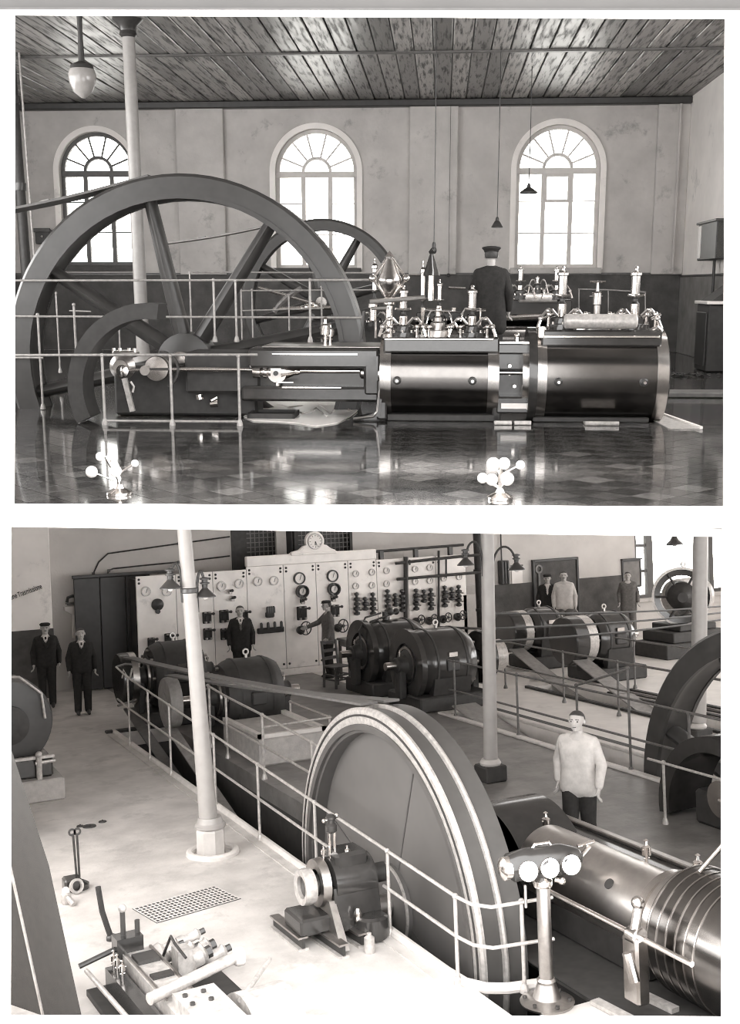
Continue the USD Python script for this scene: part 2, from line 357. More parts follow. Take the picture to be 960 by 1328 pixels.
for q, (_, x, y, i, j) in enumerate(cand):
    m = mv((TV * [S * .988, S * .988, .010], TF), (x, y, -.012), R45)
    inview = -3.6 - (y - 8) * .36 < x < 2.3 + (y - 8) * .31
    if nt < 300 and inview:
        part(fl, 'tile', m, ('tile_dark', 'tile_mid')[(i + j) % 2] if rnd.random() < .8 else ('tile_mid', 'tile_light')[(i + j) % 2], smooth=False); nt += 1
    else: far.append((m, (i + j) % 2))
part(fl, 'tile_field', J(*[m for m, k in far if k == 0]), 'tile_dark', smooth=False, kind='stuff')
part(fl, 'tile_field', J(*[m for m, k in far if k == 1]), 'tile_mid', smooth=False, kind='stuff')

ce = thing(T, 'ceiling', 'dark varnished boarded ceiling with one cross batten in the upper hall', kind='structure')
CZ = 5.92
part(ce, 'decking', bx(XL, 6.0, 7.5, 28.4, CZ + .05, CZ + .15), 'black', smooth=False)
xs = np.arange(XL, 5.9, .36)
for x in xs:
    for (y0, y1) in ((8.0, 15.2), (15.24, 22.4), (22.44, 28.1)):
        dz = rnd.uniform(0, .012)
        part(ce, 'board', bx(x + .012, x + .348, y0, y1, CZ + dz, CZ + .05, .012), 'board_%d' % rnd.choice([0, 0, 1, 1, 2, 3]), smooth=False)
part(ce, 'batten', bx(XL, 5.75, 22.36, 22.48, CZ - .03, CZ + .01, .008), 'wood_dark', smooth=False)
part(ce, 'batten', bx(XL, 5.75, 27.85, 28.1, CZ - .16, CZ, .02), 'black', smooth=False)  # black tone stands in for the shadow along the wall head

# back wall with three arched windows
wins = [(-8.55, .93, 2.07, 4.35), (-3.12, 1.0, 2.0, 4.3), (2.72, 1.0, 2.0, 4.35)]      # centre x, half width, sill, springing
def arch(cx, hw, z0, zs, grow=0.):
    a = np.linspace(0, math.pi, 33); hw += grow
    return Polygon([(cx - hw, z0 - grow)] + [(cx + hw, z0 - grow)] + [(cx + hw * math.cos(q), zs + hw * math.sin(q)) for q in a])
wb = thing(T, 'wall_back', 'distempered back wall of the upper hall with pilasters above a dark dado', kind='structure')
poly = sbox(XL, -.1, 6.2, 6.1).difference(unary_union([arch(*w) for w in wins]))
part(wb, 'masonry', extr(poly, .45, 'xz', YB), 'plaster', smooth=False)
for x0, x1 in ((-6.51, -5.35), (-.85, .31), (5.0, 5.75)):
    part(wb, 'pilaster', bx(x0, x1, YB - .14, YB + .02, 1.86, CZ, .015), 'plaster', smooth=False)
part(wb, 'dado', bx(XL, 5.75, YB - .03, YB + .01, 0, 1.86, .005), 'dado', 'dark painted dado band', smooth=False)
part(wb, 'dado_rail', bx(XL, 5.75, YB - .06, YB, 1.84, 1.90, .01), 'wood_dark', smooth=False)
for w in wins:
    ring_ = arch(*w, .13).difference(arch(*w)).intersection(sbox(-20, w[2] - .02, 20, 9))
    part(wb, 'archivolt', extr(ring_, .1, 'xz', YB - .06), 'plaster_white', 'raised white surround of the window', smooth=30)
for k, (cx, hw, z0, zs) in enumerate(wins):
    wi = thing(T, 'window_%d' % (k + 1), ('arched window half hidden by the big flywheel, leftmost of three', 'arched window in blinding light behind the smaller flywheel', 'arched fanlight window above the far engine, rightmost of three')[k], kind='structure')
    y = YB + .16; fm = 'window_frame_dark' if k == 0 else 'window_frame_glare'  # right two frames coloured paler for the window glare
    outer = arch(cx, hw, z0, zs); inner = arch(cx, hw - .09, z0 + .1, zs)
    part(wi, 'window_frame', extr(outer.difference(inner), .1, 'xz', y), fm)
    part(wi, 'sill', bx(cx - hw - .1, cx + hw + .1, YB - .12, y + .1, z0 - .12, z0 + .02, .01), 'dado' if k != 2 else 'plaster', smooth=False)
    part(wi, 'transom', bx(cx - hw, cx + hw, y - .01, y + .1, zs - .12, zs + .02, .008), fm, smooth=False)
    for s in (-1, 1): part(wi, 'mullion', bx(cx + s * .33 - .05, cx + s * .33 + .05, y - .01, y + .1, z0, zs - .1, .008), fm, smooth=False)
    part(wi, 'fanlight_ring', arcb((cx, y + .05, zs), (1, 0, 0), (0, 0, 1), (0, 1, 0), .30, .37, -.04, .05, 0, math.pi, 18), fm)
    for q in np.radians([22, 50, 75, 105, 130, 158]):
        part(wi, 'glazing_bar', rod((cx + .35 * math.cos(q), y + .05, zs + .35 * math.sin(q)), (cx + (hw - .05) * math.cos(q), y + .05, zs + (hw - .05) * math.sin(q)), .022, 6), fm)
    for zz, a, b in ((z0 + (zs - z0) * .36, -1, 1), (z0 + (zs - z0) * .68, -1, -.33), (z0 + (zs - z0) * .68, .33, 1)):
        part(wi, 'glazing_bar', bx(cx + max(a, -hw), cx + min(b, hw), y + .03, y + .06, zz - .012, zz + .012), fm, smooth=False)
    if k == 2: part(wi, 'hopper_sash', extr(sbox(cx - .30, zs - .78, cx + .30, zs - .12).difference(sbox(cx - .25, zs - .72, cx + .25, zs - .18)), .08, 'xz', y - .03), fm, 'tilting inner sash', smooth=False)
    for a, b, c, d in ((-hw + .09, -.38, z0 + .1, zs - .12), (-.28, .28, z0 + .1, zs - .12), (.38, hw - .09, z0 + .1, zs - .12)):
        part(wi, 'pane', bx(cx + a, cx + b, y + .04, y + .048, c, d), 'pane', smooth=False)
    part(wi, 'pane', extr(inner.intersection(sbox(-30, zs, 30, 9)), .008, 'xz', y + .04), 'pane', smooth=False)
# right wall, pale in the light; near end has an unseen opening added for its light
wr = thing(T, 'wall_right', 'bright right-hand wall of the upper hall above a grey dado', kind='structure')
poly = sbox(7.6, -.1, 28.5, 6.1).difference(sbox(9.5, 1.9, 16.5, 5.3))
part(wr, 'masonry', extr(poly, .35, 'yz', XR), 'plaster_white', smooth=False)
part(wr, 'dado', bx(XR - .03, XR + .01, 7.7, YB, 0, 1.80, .005), 'dado_pale', 'scuffed grey dado band', smooth=False)
part(wr, 'moulding', bx(XR - .05, XR, 7.7, YB, 1.79, 1.84, .01), 'dado', smooth=False)
part(wr, 'corner_pipe', rod((XR - .25, YB - .2, 1.9), (XR - .25, YB - .2, CZ), .03), 'plaster')
wi = thing(T, 'window_6', 'unseen frame added round the fill lamp under the upper hall ceiling', kind='structure')  # frame added round the overhead fill lamp
part(wi, 'window_frame', J(bx(.9, 4.3, 14.6, 14.75, 5.6, CZ, .01), bx(.9, 4.3, 17.65, 17.8, 5.6, CZ, .01), bx(.9, 1.05, 14.6, 17.8, 5.6, CZ, .01), bx(4.15, 4.3, 14.6, 17.8, 5.6, CZ, .01)), 'window_frame_glare', smooth=False)
wl = thing(T, 'wall_left', 'left-hand wall of the upper hall with wide window openings', kind='structure')
part(wl, 'masonry', extr(sbox(7.6, -.1, 28.5, 6.1).difference(sbox(10, 1.7, 20, 5.3)), .35, 'yz', XL - .3), 'plaster', smooth=False)

# ================================================================== UPPER HALL: objects
def px_at(h, x, y, Y): return h.Y(x, y, Y)
# lamp globe under the ceiling
p = T.Y(107, 106, 18.0)
t = thing(T, 'globe_lamp', 'pale glass globe lamp hanging close under the boarded ceiling', 'lamp', (p[0], p[1], CZ))
part(t, 'ceiling_rose', lathe([(.16, 0), (.16, -.03), (.05, -.12), (.035, -.5), (.05, p[2] - CZ + .30), (.17, p[2] - CZ + .24), (.19, p[2] - CZ + .17)], n=20), 'black')
part(t, 'glass_globe', lathe([(.19, p[2] - CZ + .18), (.215, p[2] - CZ + .1), (.2, p[2] - CZ - .02), (.14, p[2] - CZ - .16), (.03, p[2] - CZ - .24), (0, p[2] - CZ - .245)], n=24), 'lamp_glass', 'ribbed pale glass globe')
# iron column and pipe
a, b = T.Y(170, 135, 19.5), T.Y(184, 405, 19.5)
t = thing(T, 'iron_column', 'slender grey iron column beside the leftmost arched window', 'column', (b[0], 19.5, 0))
top = np.array([a[0] - b[0], 0, CZ])
part(t, 'shaft', tube([(0, 0, 0), top * .5, top * .97], [.115, .11, .105], 16), 'column_grey')
part(t, 'capital', lathe([(.11, -.28), (.15, -.24), (.13, -.18), (.16, -.1), (.26, 0)], top, n=16), 'iron')
part(t, 'base', lathe([(.24, 0), (.24, .25), (.19, .35), (.13, .42)], n=16), 'column_grey')
t = thing(T, 'wall_pipe', 'thick dark pipe rising to the ceiling at the left edge', 'pipe', (T.Y(29, 300, 22)[0] + .06, 22, 0))
part(t, 'pipe', tube([(0, 0, 0), (-.05, 0, 3), (-.1, 0, CZ)], .10, 14), 'iron_matt')
for z in (1.6, 3.4, 5.0): part(t, 'socket_joint', lathe([(.125, 0), (.125, .14)], (-.05 * z / 3, 0, z), n=14), 'iron')
t = thing(T, 'thin_pipe', 'thin bright pipe running up beside the thick dark pipe', 'pipe', (T.Y(37, 300, 22)[0] + .12, 22, 0))
part(t, 'pipe', tube([(0, 0, 0), (-.1, 0, CZ)], .022), 'rail_thin')
t = thing(T, 'wall_box', 'small dark box fixed to the back wall left of the flywheel', 'box', T.Y(58, 307, YB))
part(t, 'body', bx(-.19, .19, -.16, 0, -.18, .18, .02), 'black', smooth=False); part(t, 'lid', bx(-.21, .21, -.2, -.16, .10, .20, .01), 'iron', smooth=False); part(t, 'knob', ball((0, -.2, 0), .03), 'rail')
# pendant lamps
def pendant(x, y, Y, label, shade):
    p = T.Y(x, y, Y); t = thing(T, 'pendant_lamp', label, 'lamp', (p[0], p[1], CZ)); L = p[2] - CZ
    part(t, 'cord', tube([(0, 0, 0), (.005, 0, L / 2), (0, 0, L)], .009, 6), 'black')
    part(t, 'lamp_holder', lathe([(.02, L + .08), (.035, L + .04), (.035, L - .02)], n=10), 'black')
    if shade: part(t, 'lamp_shade', lathe([(.03, L + .02), (.05, L), (shade, L - .10), (shade, L - .115), (.04, L - .02)], n=20), 'iron')
    part(t, 'bulb', ball((0, 0, L - .06), .05, s=(1, 1, 1.25)), 'black' if not shade else 'glass')
pendant(563, 320, 20, 'bare bulb on a long cord hanging before the middle pilaster', 0)
pendant(645, 287, 22, 'small black shade lamp on a cord, left of the fanlight window', .11)
pendant(686, 243, 24, 'wide shade lamp hanging in front of the fanlight window panes', .19)
t = thing(T, 'bell_cord', 'thin cord hanging down the right edge of the middle pilaster', 'cord', T.Y(585, 130, YB - .2))
part(t, 'cord', rod((0, 0, .1), (0, 0, -4.0), .006, 5), 'black'); part(t, 'weight', ball((0, 0, -4.05), .05), 'black')
# fuse box, panel with broom on the right
p = T.X(936, 313, XR - .02)
t = thing(T, 'fuse_cabinet', 'dark glazed cabinet mounted on the bright right wall', 'cabinet', (XR - .02, p[1], p[2]))
part(t, 'body', bx(-.32, 0, -.9, .75, -.38, .38, .02), 'black', smooth=False); part(t, 'side_panel', bx(-.335, -.31, .45, .7, -.33, .33), 'enamel', 'pale side panel', smooth=False)
part(t, 'glass_door', bx(-.30, -.02, -.93, -.89, -.33, .33), 'pane', smooth=False); part(t, 'cornice', bx(-.36, 0, -.96, .8, .36, .41, .01), 'iron', smooth=False)
part(t, 'conduit', rod((-.12, 0, -.38), (-.12, 0, -1.15), .03), 'black')
p = T.X(930, 420, XR - .5)
t = thing(T, 'meter_stand', 'dark upright stand with pale top strip against the right wall', 'stand', (XR - .25, p[1] - .1, 0))
part(t, 'body', bx(-.55, .1, -.5, .5, 0, 1.25, .02), 'iron_matt', smooth=False); part(t, 'top_strip', bx(-.6, .12, -.55, .55, 1.25, 1.31, .01), 'enamel', 'pale top strip', smooth=False); part(t, 'sloping_desk', hull([(-.5, -.45, 1.31), (.1, -.45, 1.31), (.1, .45, 1.31), (-.5, .45, 1.31), (.1, -.45, 1.75), (.1, .45, 1.75)]), 'iron_matt', smooth=False); part(t, 'door', bx(-.58, -.55, -.4, .4, .1, 1.1, .008), 'black', smooth=False)
a = T.Z(903, 453); b = T.Z(918, 395, 1.05)
t = thing(T, 'broom', 'long broom leaning against the dark stand on the right', 'broom', (a[0], a[1], 0)); bb = (min(b[0], XR - .9) - a[0], .35, 1.25)
part(t, 'handle', rod((0, 0, .06), bb, .018), 'wood_dark'); part(t, 'head', bx(-.32, .32, -.09, .09, .05, .13, .02), 'wood_dark', smooth=False); part(t, 'bristles', bx(-.33, .33, -.10, .10, 0, .055), 'black', smooth=False)
# floor plates on the right
p = T.Z(880, 548)
t = thing(T, 'floor_plate', 'pale metal floor plate with a raised rim beside the large cylinder', 'plate', (2.72, 13.5, 0))
part(t, 'plate', hull([(-.15, -.68, .0), (.22, -.68, 0), (.02, .9, 0), (-.2, .9, 0), (-.15, -.68, .012), (.22, -.68, .012), (.02, .9, .012), (-.2, .9, .012)]), 'rail', smooth=False); part(t, 'rim', bar((.22, -.68, .018), (.02, .9, .018), .035, .03), 'enamel', smooth=False)
t = thing(T, 'floor_plank', 'dark plank lying on the floor behind the floor plate', 'plank', (3.9, 16.8, 0)); part(t, 'plank', bx(-1.0, 1.6, -.28, .28, 0, .07, .01), 'wood_dark', smooth=False)
for i, (x, y, s) in enumerate(((3.8, 21.9, .32), (4.4, 20.6, .22), (3.6, 24.6, .4))):
    t = thing(T, 'rubble_heap', ('flat heap of dark sweepings by the broom', 'small scatter of sweepings near the right wall', 'thin patch of sweepings beyond the large cylinder')[i], 'rubble', (x, y, 0), kind='stuff')
    part(t, 'sweepings', J(*[hull(np.array([[rnd.uniform(-1, 1), rnd.uniform(-1, 1), rnd.uniform(0, .8)] for _ in range(8)]) * .06 + [rnd.gauss(0, s), rnd.gauss(0, s * .6), 0]) for _ in range(40)]), 'black', smooth=False)

# ------------------------------------------------------------------ flywheels of the upper hall
def rim_prof(R, r, w, c=.04): return [(r, -w / 2 + c), (r + c * .6, -w / 2), (R - c, -w / 2), (R, -w / 2 + c), (R, w / 2 - c), (R - c, w / 2), (r + c * .6, w / 2), (r, w / 2 - c), (r + .05, 0)]
def trim(mesh, z):
    """The part of a closed mesh above height z."""
    k = m3.Manifold(m3.Mesh(np.asarray(mesh[0], np.float32), np.asarray(mesh[1], np.uint32))).trim_by_plane((0, 0, 1), z).to_mesh()
    return np.array(k.vert_properties[:, :3], float), np.array(k.tri_verts)
def spoked_wheel(h, name, label, c, R, r, w, axis, n, a0, hub=.36, sw=(.24, .17), m='wheel_paint', cut=None):
    """cut: height below which the wheel is sunk in the floor and left out."""
    def part(t, nm, mesh, mm, lab=None, smooth=32):
        if cut is not None:
            if np.asarray(mesh[0])[:, 2].max() < cut: return
            if np.asarray(mesh[0])[:, 2].min() < cut: mesh = trim(mesh, cut)
        return part_one(t, nm, mesh, mm, lab, smooth)
    t = thing(h, name, label, 'flywheel', c); x, y, z = basis(axis)
    part(t, 'rim', loop(rim_prof(R, r, w), (0, 0, 0), axis, 72), m)
    for s in (-1, 1): part(t, 'rim_bead', loop([(r - .01, -.03), (r + .05, -.03), (r + .05, .03), (r - .01, .03)], np.asarray(z) * s * (w / 2 - .01), axis, 64), m)
    part(t, 'hub', lathe([(hub * .55, -w * .6), (hub, -w * .5), (hub, w * .5), (hub * .55, w * .6)], (0, 0, 0), axis, 24), m)
    part(t, 'shaft_end', lathe([(hub * .38, -w * .95), (hub * .38, w * .95)], (0, 0, 0), axis, 16), 'steel')
    vx = np.array([1., 0, 0]) if abs(axis[0]) < .5 else np.array([0, 1., 0])
    for k in range(n):
        q = a0 + k * 2 * math.pi / n; d = vx * math.cos(q) + np.array([0, 0, 1.]) * math.sin(q); s = np.cross(np.asarray(axis, float), d)
        P = []
        for rr, ww in ((hub * .8, sw[0]), (r + .03, sw[1])):
            for e in range(8):
                P.append(d * rr + s * math.cos(e * math.pi / 4) * ww / 2 + np.asarray(axis, float) * math.sin(e * math.pi / 4) * w * .30)
        part(t, 'spoke', hull(P), m, smooth=40)
    return t
spoked_wheel(T, 'flywheel', 'huge spoked flywheel in front of the left window in the upper hall', (-3.36, 14.75, .63), 2.36, 2.06, .5, (0, 1, 0), 8, math.radians(12), m='wheel_dark', cut=-.66)
spoked_wheel(T, 'flywheel', 'smaller spoked flywheel farther back, before the bright middle window', (-2.17, 20.5, 1.3), 1.46, 1.27, .34, (0, 1, 0), 8, math.radians(15), .26, (.2, .13), m='wheel_dark', cut=-1.32)
def belt(h, a, b, w, axis, label, m='leather', th=.03):
    t = thing(h, 'drive_belt', label, 'belt', a); v = np.asarray(b, float) - np.asarray(a, float)
    n = 6; P = [v * k / n - np.array([0, 0, .03 * math.sin(math.pi * k / n)]) for k in range(n + 1)]
    part(t, 'belt', J(*[bar(P[k], P[k + 1], w, th) for k in range(n)]), m, smooth=20)
    part(t, 'lacing', bar(P[2] + [0, 0, .02], P[2] + v / np.linalg.norm(v) * .12 + [0, 0, .02], w * .9, .02), 'leather_pale')
belt(T, T.Y(-10, 278, 14.75), (-3.76, 14.75, 2.965), .42, 0, 'dark driving belt running from the left edge to the huge flywheel')
belt(T, T.Y(213, 316, 20.5), T.Y(352, 292, 20.5), .26, 0, 'narrow pale belt running up to the smaller rear flywheel', 'leather_pale')
# ================================================================== UPPER HALL: engines
YA = 13.7                                        # cylinder axis of the front engine
def ex(x, y=487): return T.Y(x, y, 13.2)[0]
def ez(y, x=600): return T.Y(x, y, 13.2)[2]
def valve(t, x, y, z0, z1, s=1.0, name='valve_bonnet'):
    """Drop-valve bonnet: flanged chest with lifting gear, waist, polished dashpot and finial. Sub-parts hang on the bonnet."""
    H = z1 - z0
    v = part(t, name, lathe([(.05 * s, 0), (.055 * s, .24 * H), (.052 * s, .38 * H)], (x, y, z0), n=14), 'nickel', 'polished valve spindle sleeve')
    part(v, 'flange', lathe([(.17 * s, -.04), (.17 * s, .03), (.13 * s, .04), (.13 * s, .10), (.10 * s, .12)], (x, y, z0), n=18), 'iron_gloss')
    part(v, 'flange_bolts', J(*bolts((x, y, z0 + .03), (0, 0, 1), .15 * s, 8, .014, .03)), 'nickel')
    part(v, 'waist', lathe([(.052 * s, .38 * H), (.03 * s, .42 * H), (.03 * s, .47 * H), (.06 * s, .5 * H)], (x, y, z0), n=14), 'black')
    part(v, 'dashpot', lathe([(.055 * s, .49 * H), (.06 * s, .52 * H), (.05 * s, .54 * H), (.05 * s, .84 * H), (.065 * s, .85 * H), (.065 * s, .89 * H), (.03 * s, .92 * H)], (x, y, z0), n=16), 'steel')
    part(v, 'finial', J(lathe([(.03 * s, .9 * H), (.015 * s, .95 * H), (.025 * s, .97 * H), (.018 * s, H), (0, H * 1.01)], (x, y, z0), n=10), ball((x, y, z0 + H * .945), .022 * s, 8)), 'steel')
    for q in (-1, 1):
        part(v, 'lifting_arm', J(tube([(x + q * .06 * s, y - .1, z0 + .13), (x + q * .12 * s, y - .13, z0 + .2), (x + q * .18 * s, y - .1, z0 + .19), (x + q * .24 * s, y - .1, z0 + .11)], .017 * s, 6), ball((x + q * .16 * s, y - .1, z0 + .19), .03 * s, 8), ball((x + q * .24 * s, y - .1, z0 + .1), .035 * s, 8)), 'steel_dull')
        part(v, 'trip_lever', rod((x, y - .04, z0 + .5 * H), (x + q * .09 * s, y - .08, z0 + .53 * H), .014 * s, 6), 'steel_dull')
        part(v, 'link', rod((x + q * .24 * s, y - .1, z0 + .1), (x + q * .28 * s, y - .15, z0 - .02), .02 * s, 6), 'nickel')
    return v
def lub(t, x, y, z, s=1., name='oil_cup'):
    v = part(t, name, lathe([(.018 * s, 0), (.018 * s, .1 * s), (.05 * s, .11 * s), (.05 * s, .2 * s), (.02 * s, .22 * s), (.012 * s, .26 * s), (.03 * s, .27 * s), (0, .29 * s)], (x, y, z), n=12), 'nickel')
    part(v, 'cross_handle', J(rod((x - .06 * s, y, z + .17 * s), (x + .06 * s, y, z + .17 * s), .012 * s, 6), rod((x - .04 * s, y, z + .07 * s), (x + .04 * s, y, z + .07 * s), .01 * s, 6)), 'steel')
    return v
E1 = thing(T, 'steam_engine', 'long dark horizontal steam engine with two polished cylinders across the middle of the upper hall', 'steam engine')
x0, x1 = ex(490), ex(650)
c = (0, YA, .53)
def cyl(t, x0, x1, r, z, nm, m='lagging'):
    L = x1 - x0
    k = part(t, nm, lathe([(r, .06), (r, L - .06)], (x0, YA, z), (1, 0, 0), 64), m, 'steel-sheeted cylinder barrel')
    for a in (0, L - .13): part(k, 'end_band', lathe([(r * .9, a), (r + .012, a), (r + .012, a + .13), (r * .9, a + .13)], (x0, YA, z), (1, 0, 0), 64), 'steel', 'bright end band')
    return k
k1 = cyl(E1, x0 + .02, x1 - .02, .46, .53, 'cylinder')
for px_ in (515, 613):
    xx = ex(px_); part(k1, 'indicator_boss', lathe([(.05, 0), (.05, .05), (.03, .06), (.03, .09)], (xx, YA - .44, .50), (0, -1, 0), 12), 'iron'); part(k1, 'boss_plug', lathe([(.022, 0), (.018, .03)], (xx, YA - .53, .50), (0, -1, 0), 8), 'nickel')
x2, x3 = ex(695), ex(872)
k2 = cyl(E1, x2, x3 - .04, .535, .54, 'cylinder')
part(k2, 'end_cover', lathe([(.53, -.04), (.50, .02), (.42, .05), (.15, .07), (0, .075)], (x3 - .05, YA, .54), (1, 0, 0), 56), 'iron_gloss', 'dark domed end cover')
part(k2, 'end_flange', lathe([(.3, -.1), (.57, -.1), (.57, 0), (.3, 0)], (x2 + .02, YA, .54), (1, 0, 0), 48), 'iron_gloss')
part(k2, 'end_collar', lathe([(.40, -.16), (.40, -.1), (.3, -.09)], (x2 + .02, YA, .54), (1, 0, 0), 40), 'steel')
for px_ in (724, 835):
    xx = ex(px_); part(k2, 'indicator_boss', lathe([(.05, 0), (.05, .05), (.03, .06), (.03, .09)], (xx, YA - .51, .50), (0, -1, 0), 12), 'iron'); part(k2, 'boss_plug', lathe([(.022, 0), (.018, .03)], (xx, YA - .60, .50), (0, -1, 0), 8), 'nickel')
# valve decks on top of the cylinders
d1 = part(E1, 'valve_deck', bx(x0 + .06, x1 - .02, YA - .40, YA + .40, .82, 1.0, .02), 'iron_gloss', smooth=False)
part(d1, 'edge_moulding', bx(ex(498), ex(640), YA - .43, YA - .39, .965, .995, .008), 'nickel', 'bright edge moulding', smooth=False)
d2 = part(E1, 'valve_deck', bx(x2 + .06, x3 - .12, YA - .42, YA + .42, .9, 1.09, .02), 'iron_gloss', smooth=False)
part(d2, 'edge_moulding', bx(ex(704), ex(855), YA - .45, YA - .41, 1.0, 1.03, .008), 'nickel', 'bright edge moulding', smooth=False)
part(d2, 'deck_bracket', J(bx(ex(697), ex(706), YA - .44, YA - .3, 1.0, 1.13, .01), tube([(ex(845), YA - .4, 1.1), (ex(852), YA - .4, 1.13), (ex(858), YA - .4, 1.08)], .02, 6)), 'nickel')
vy = YA - .15
for px_ in (523, 612): valve(E1, T.Y(px_, 430, vy)[0], vy, 1.02, 1.60)
for px_ in (728, 822): valve(E1, T.Y(px_, 430, vy)[0], vy, 1.12, 1.82, 1.05)
# throttle valves with cross handles between the bonnets
xx = T.Y(568, 430, vy)[0]
tv = part(E1, 'throttle_valve', lathe([(.16, -.02), (.16, .05), (.09, .06), (.09, .14), (.05, .16), (.05, .2), (.03, .22), (.02, .34), (0, .35)], (xx, vy, 1.02), n=18), 'steel_dull'); part(tv, 'claw', J(*[tube([(xx + q * .1, vy - .1, 1.12), (xx + q * .2, vy - .1, 1.16), (xx + q * .27, vy - .1, 1.06)], .02, 6) for q in (-1, 1)]), 'nickel')
part(E1, 'valve_rod', J(rod((ex(545), vy, 1.32), (ex(590), vy, 1.30), .016), rod((ex(546), vy, 1.02), (ex(546), vy, 1.33), .012), rod((ex(588), vy, 1.30), (ex(588), vy, 1.34), .03), rod((ex(547), vy, 1.29), (ex(547), vy, 1.34), .03), ball((ex(568), vy, 1.31), .035)), 'nickel')
part(E1, 'valve_rod', J(rod((ex(623), vy, 1.02), (ex(623), vy, 1.33), .012), rod((ex(617), vy, 1.31), (ex(630), vy, 1.31), .016)), 'nickel')
xx = T.Y(773, 430, vy)[0]
tv = part(E1, 'throttle_valve', lathe([(.10, -.02), (.10, .06), (.04, .08), (.04, .22), (.05, .23), (.045, .36), (.02, .38), (.012, .5), (0, .51)], (xx, vy, 1.15), n=16), 'steel_dull'); part(tv, 'cross_handle', J(rod((xx - .09, vy, 1.64), (xx + .09, vy, 1.64), .014), rod((xx - .06, vy, 1.50), (xx + .05, vy, 1.51), .02)), 'nickel')
part(E1, 'steam_pipe', lathe([(.055, 0), (.085, .02), (.085, ex(825) - ex(730) - .02), (.055, ex(825) - ex(730))], (ex(730), YA - .42, 1.19), (1, 0, 0), 20), 'rail', 'pale lagged steam pipe')
for px_ in (712, 745, 760, 792, 806, 840, 852):
    xx = ex(px_); part(E1, 'drain_cock', J(rod((xx, vy - .1, 1.09), (xx, vy - .1, 1.27), .018, 6), rod((xx - .05, vy - .1, 1.24 + rnd.uniform(-.03, .03)), (xx + .06, vy - .1, 1.27), .018, 6), ball((xx, vy - .1, 1.27), .03, 8)), 'nickel')
for px_ in (506, 540, 556, 582, 597, 632):
    xx = ex(px_); part(E1, 'drain_cock', J(rod((xx, vy - .12, .99), (xx, vy - .12, 1.12), .016, 6), rod((xx - .05, vy - .12, 1.10), (xx + .05, vy - .12, 1.12 + rnd.uniform(-.03, .03)), .016, 6), ball((xx, vy - .12, 1.12), .026, 8)), 'nickel')
part(E1, 'guard_frame', J(*[rod(T.Y(a, b, YA + .3), T.Y(c_, d_, YA + .3), .010, 5) for a, b, c_, d_ in ((750, 375, 790, 376), (751, 375, 751, 405), (789, 376, 789, 408), (789, 376, 838, 379), (837, 378, 837, 408), (765, 384, 782, 384))]), 'rail_dark')
# distance piece between the cylinders
xa, xb = x1 - .04, x2 - .05
part(E1, 'distance_piece', J(bx(xa, xb, YA - .30, YA + .30, .80, .93, .02), bx(xa, xb, YA + .05, YA + .3, .15, .85, .02), bx(xa, xb, YA - .32, YA + .3, .10, .30, .02)), 'iron_gloss', smooth=False)
part(E1, 'piston_rod', rod((xa - .05, YA - .1, .57), (xb + .05, YA - .1, .57), .028, 12), 'nickel')
part(E1, 'top_tray', J(bx(xa - .02, xb + .02, YA - .34, YA - .28, .92, .955, .006), rod((ex(671), YA - .3, .95), (ex(671), YA - .3, 1.02), .03), ball((ex(671), YA - .3, 1.02), .035)), 'nickel', smooth=False)
part(E1, 'name_plate', bx(ex(652), ex(686), YA - .335, YA - .32, .16, .225), 'enamel', 'small blank white plate', smooth=False)
for px_, zz in ((664, 478), (664, 488), (671, 505)): part(E1, 'stud', lathe([(.022, 0), (.022, .03)], (ex(px_), YA - .32 + .3, ez(zz)), (0, -1, 0), 8), 'nickel')
part(E1, 'stay_bolt', lathe([(.05, 0), (.05, .05)], (ex(691), YA - .33, .16), (0, -1, 0), 6), 'enamel')
# base: soleplates and feet
part(E1, 'soleplate', J(bx(x0 + .1, x1, YA - .3, YA + .5, 0, .08, .01), bx(x2, x3 - .2, YA - .3, YA + .5, 0, .06, .01)), 'iron_matt', smooth=False)
for a, b, zz in ((642, 665, .02), (668, 690, .02), (760, 804, .025)): part(E1, 'drip_tray', J(bx(ex(a), ex(b), YA - .62, YA - .4, .0, zz, .004), bx(ex(a), ex(b), YA - .62, YA - .60, .0, .05, .004)), 'rail', smooth=False)
part(E1, 'foot', J(bx(x0 - .02, x0 + .10, YA - .36, YA + .3, .02, .5, .02), hull([(x0 - .02, YA - .36, .02), (x0 - .32, YA - .36, .02), (x0 - .02, YA - .1, .02), (x0 - .32, YA - .1, .02), (x0 - .02, YA - .36, .1), (x0 - .02, YA - .1, .1)]), bar((x0 - .0, YA - .37, .06), (x0 + .03, YA - .37, .40), .05, .05)), 'iron_gloss', 'cast foot with bright front edge', smooth=False)
part(E1, 'foot_edge', tube([(x0 - .30, YA - .38, .03), (x0 - .06, YA - .38, .06), (x0 - .01, YA - .38, .12), (x0 + .02, YA - .38, .40)], .018, 6), 'steel_dull')
part(E1, 'foot', bx(x1 - .08, x1 + .02, YA - .30, YA + .3, 0, .3, .02), 'iron_matt', smooth=False)
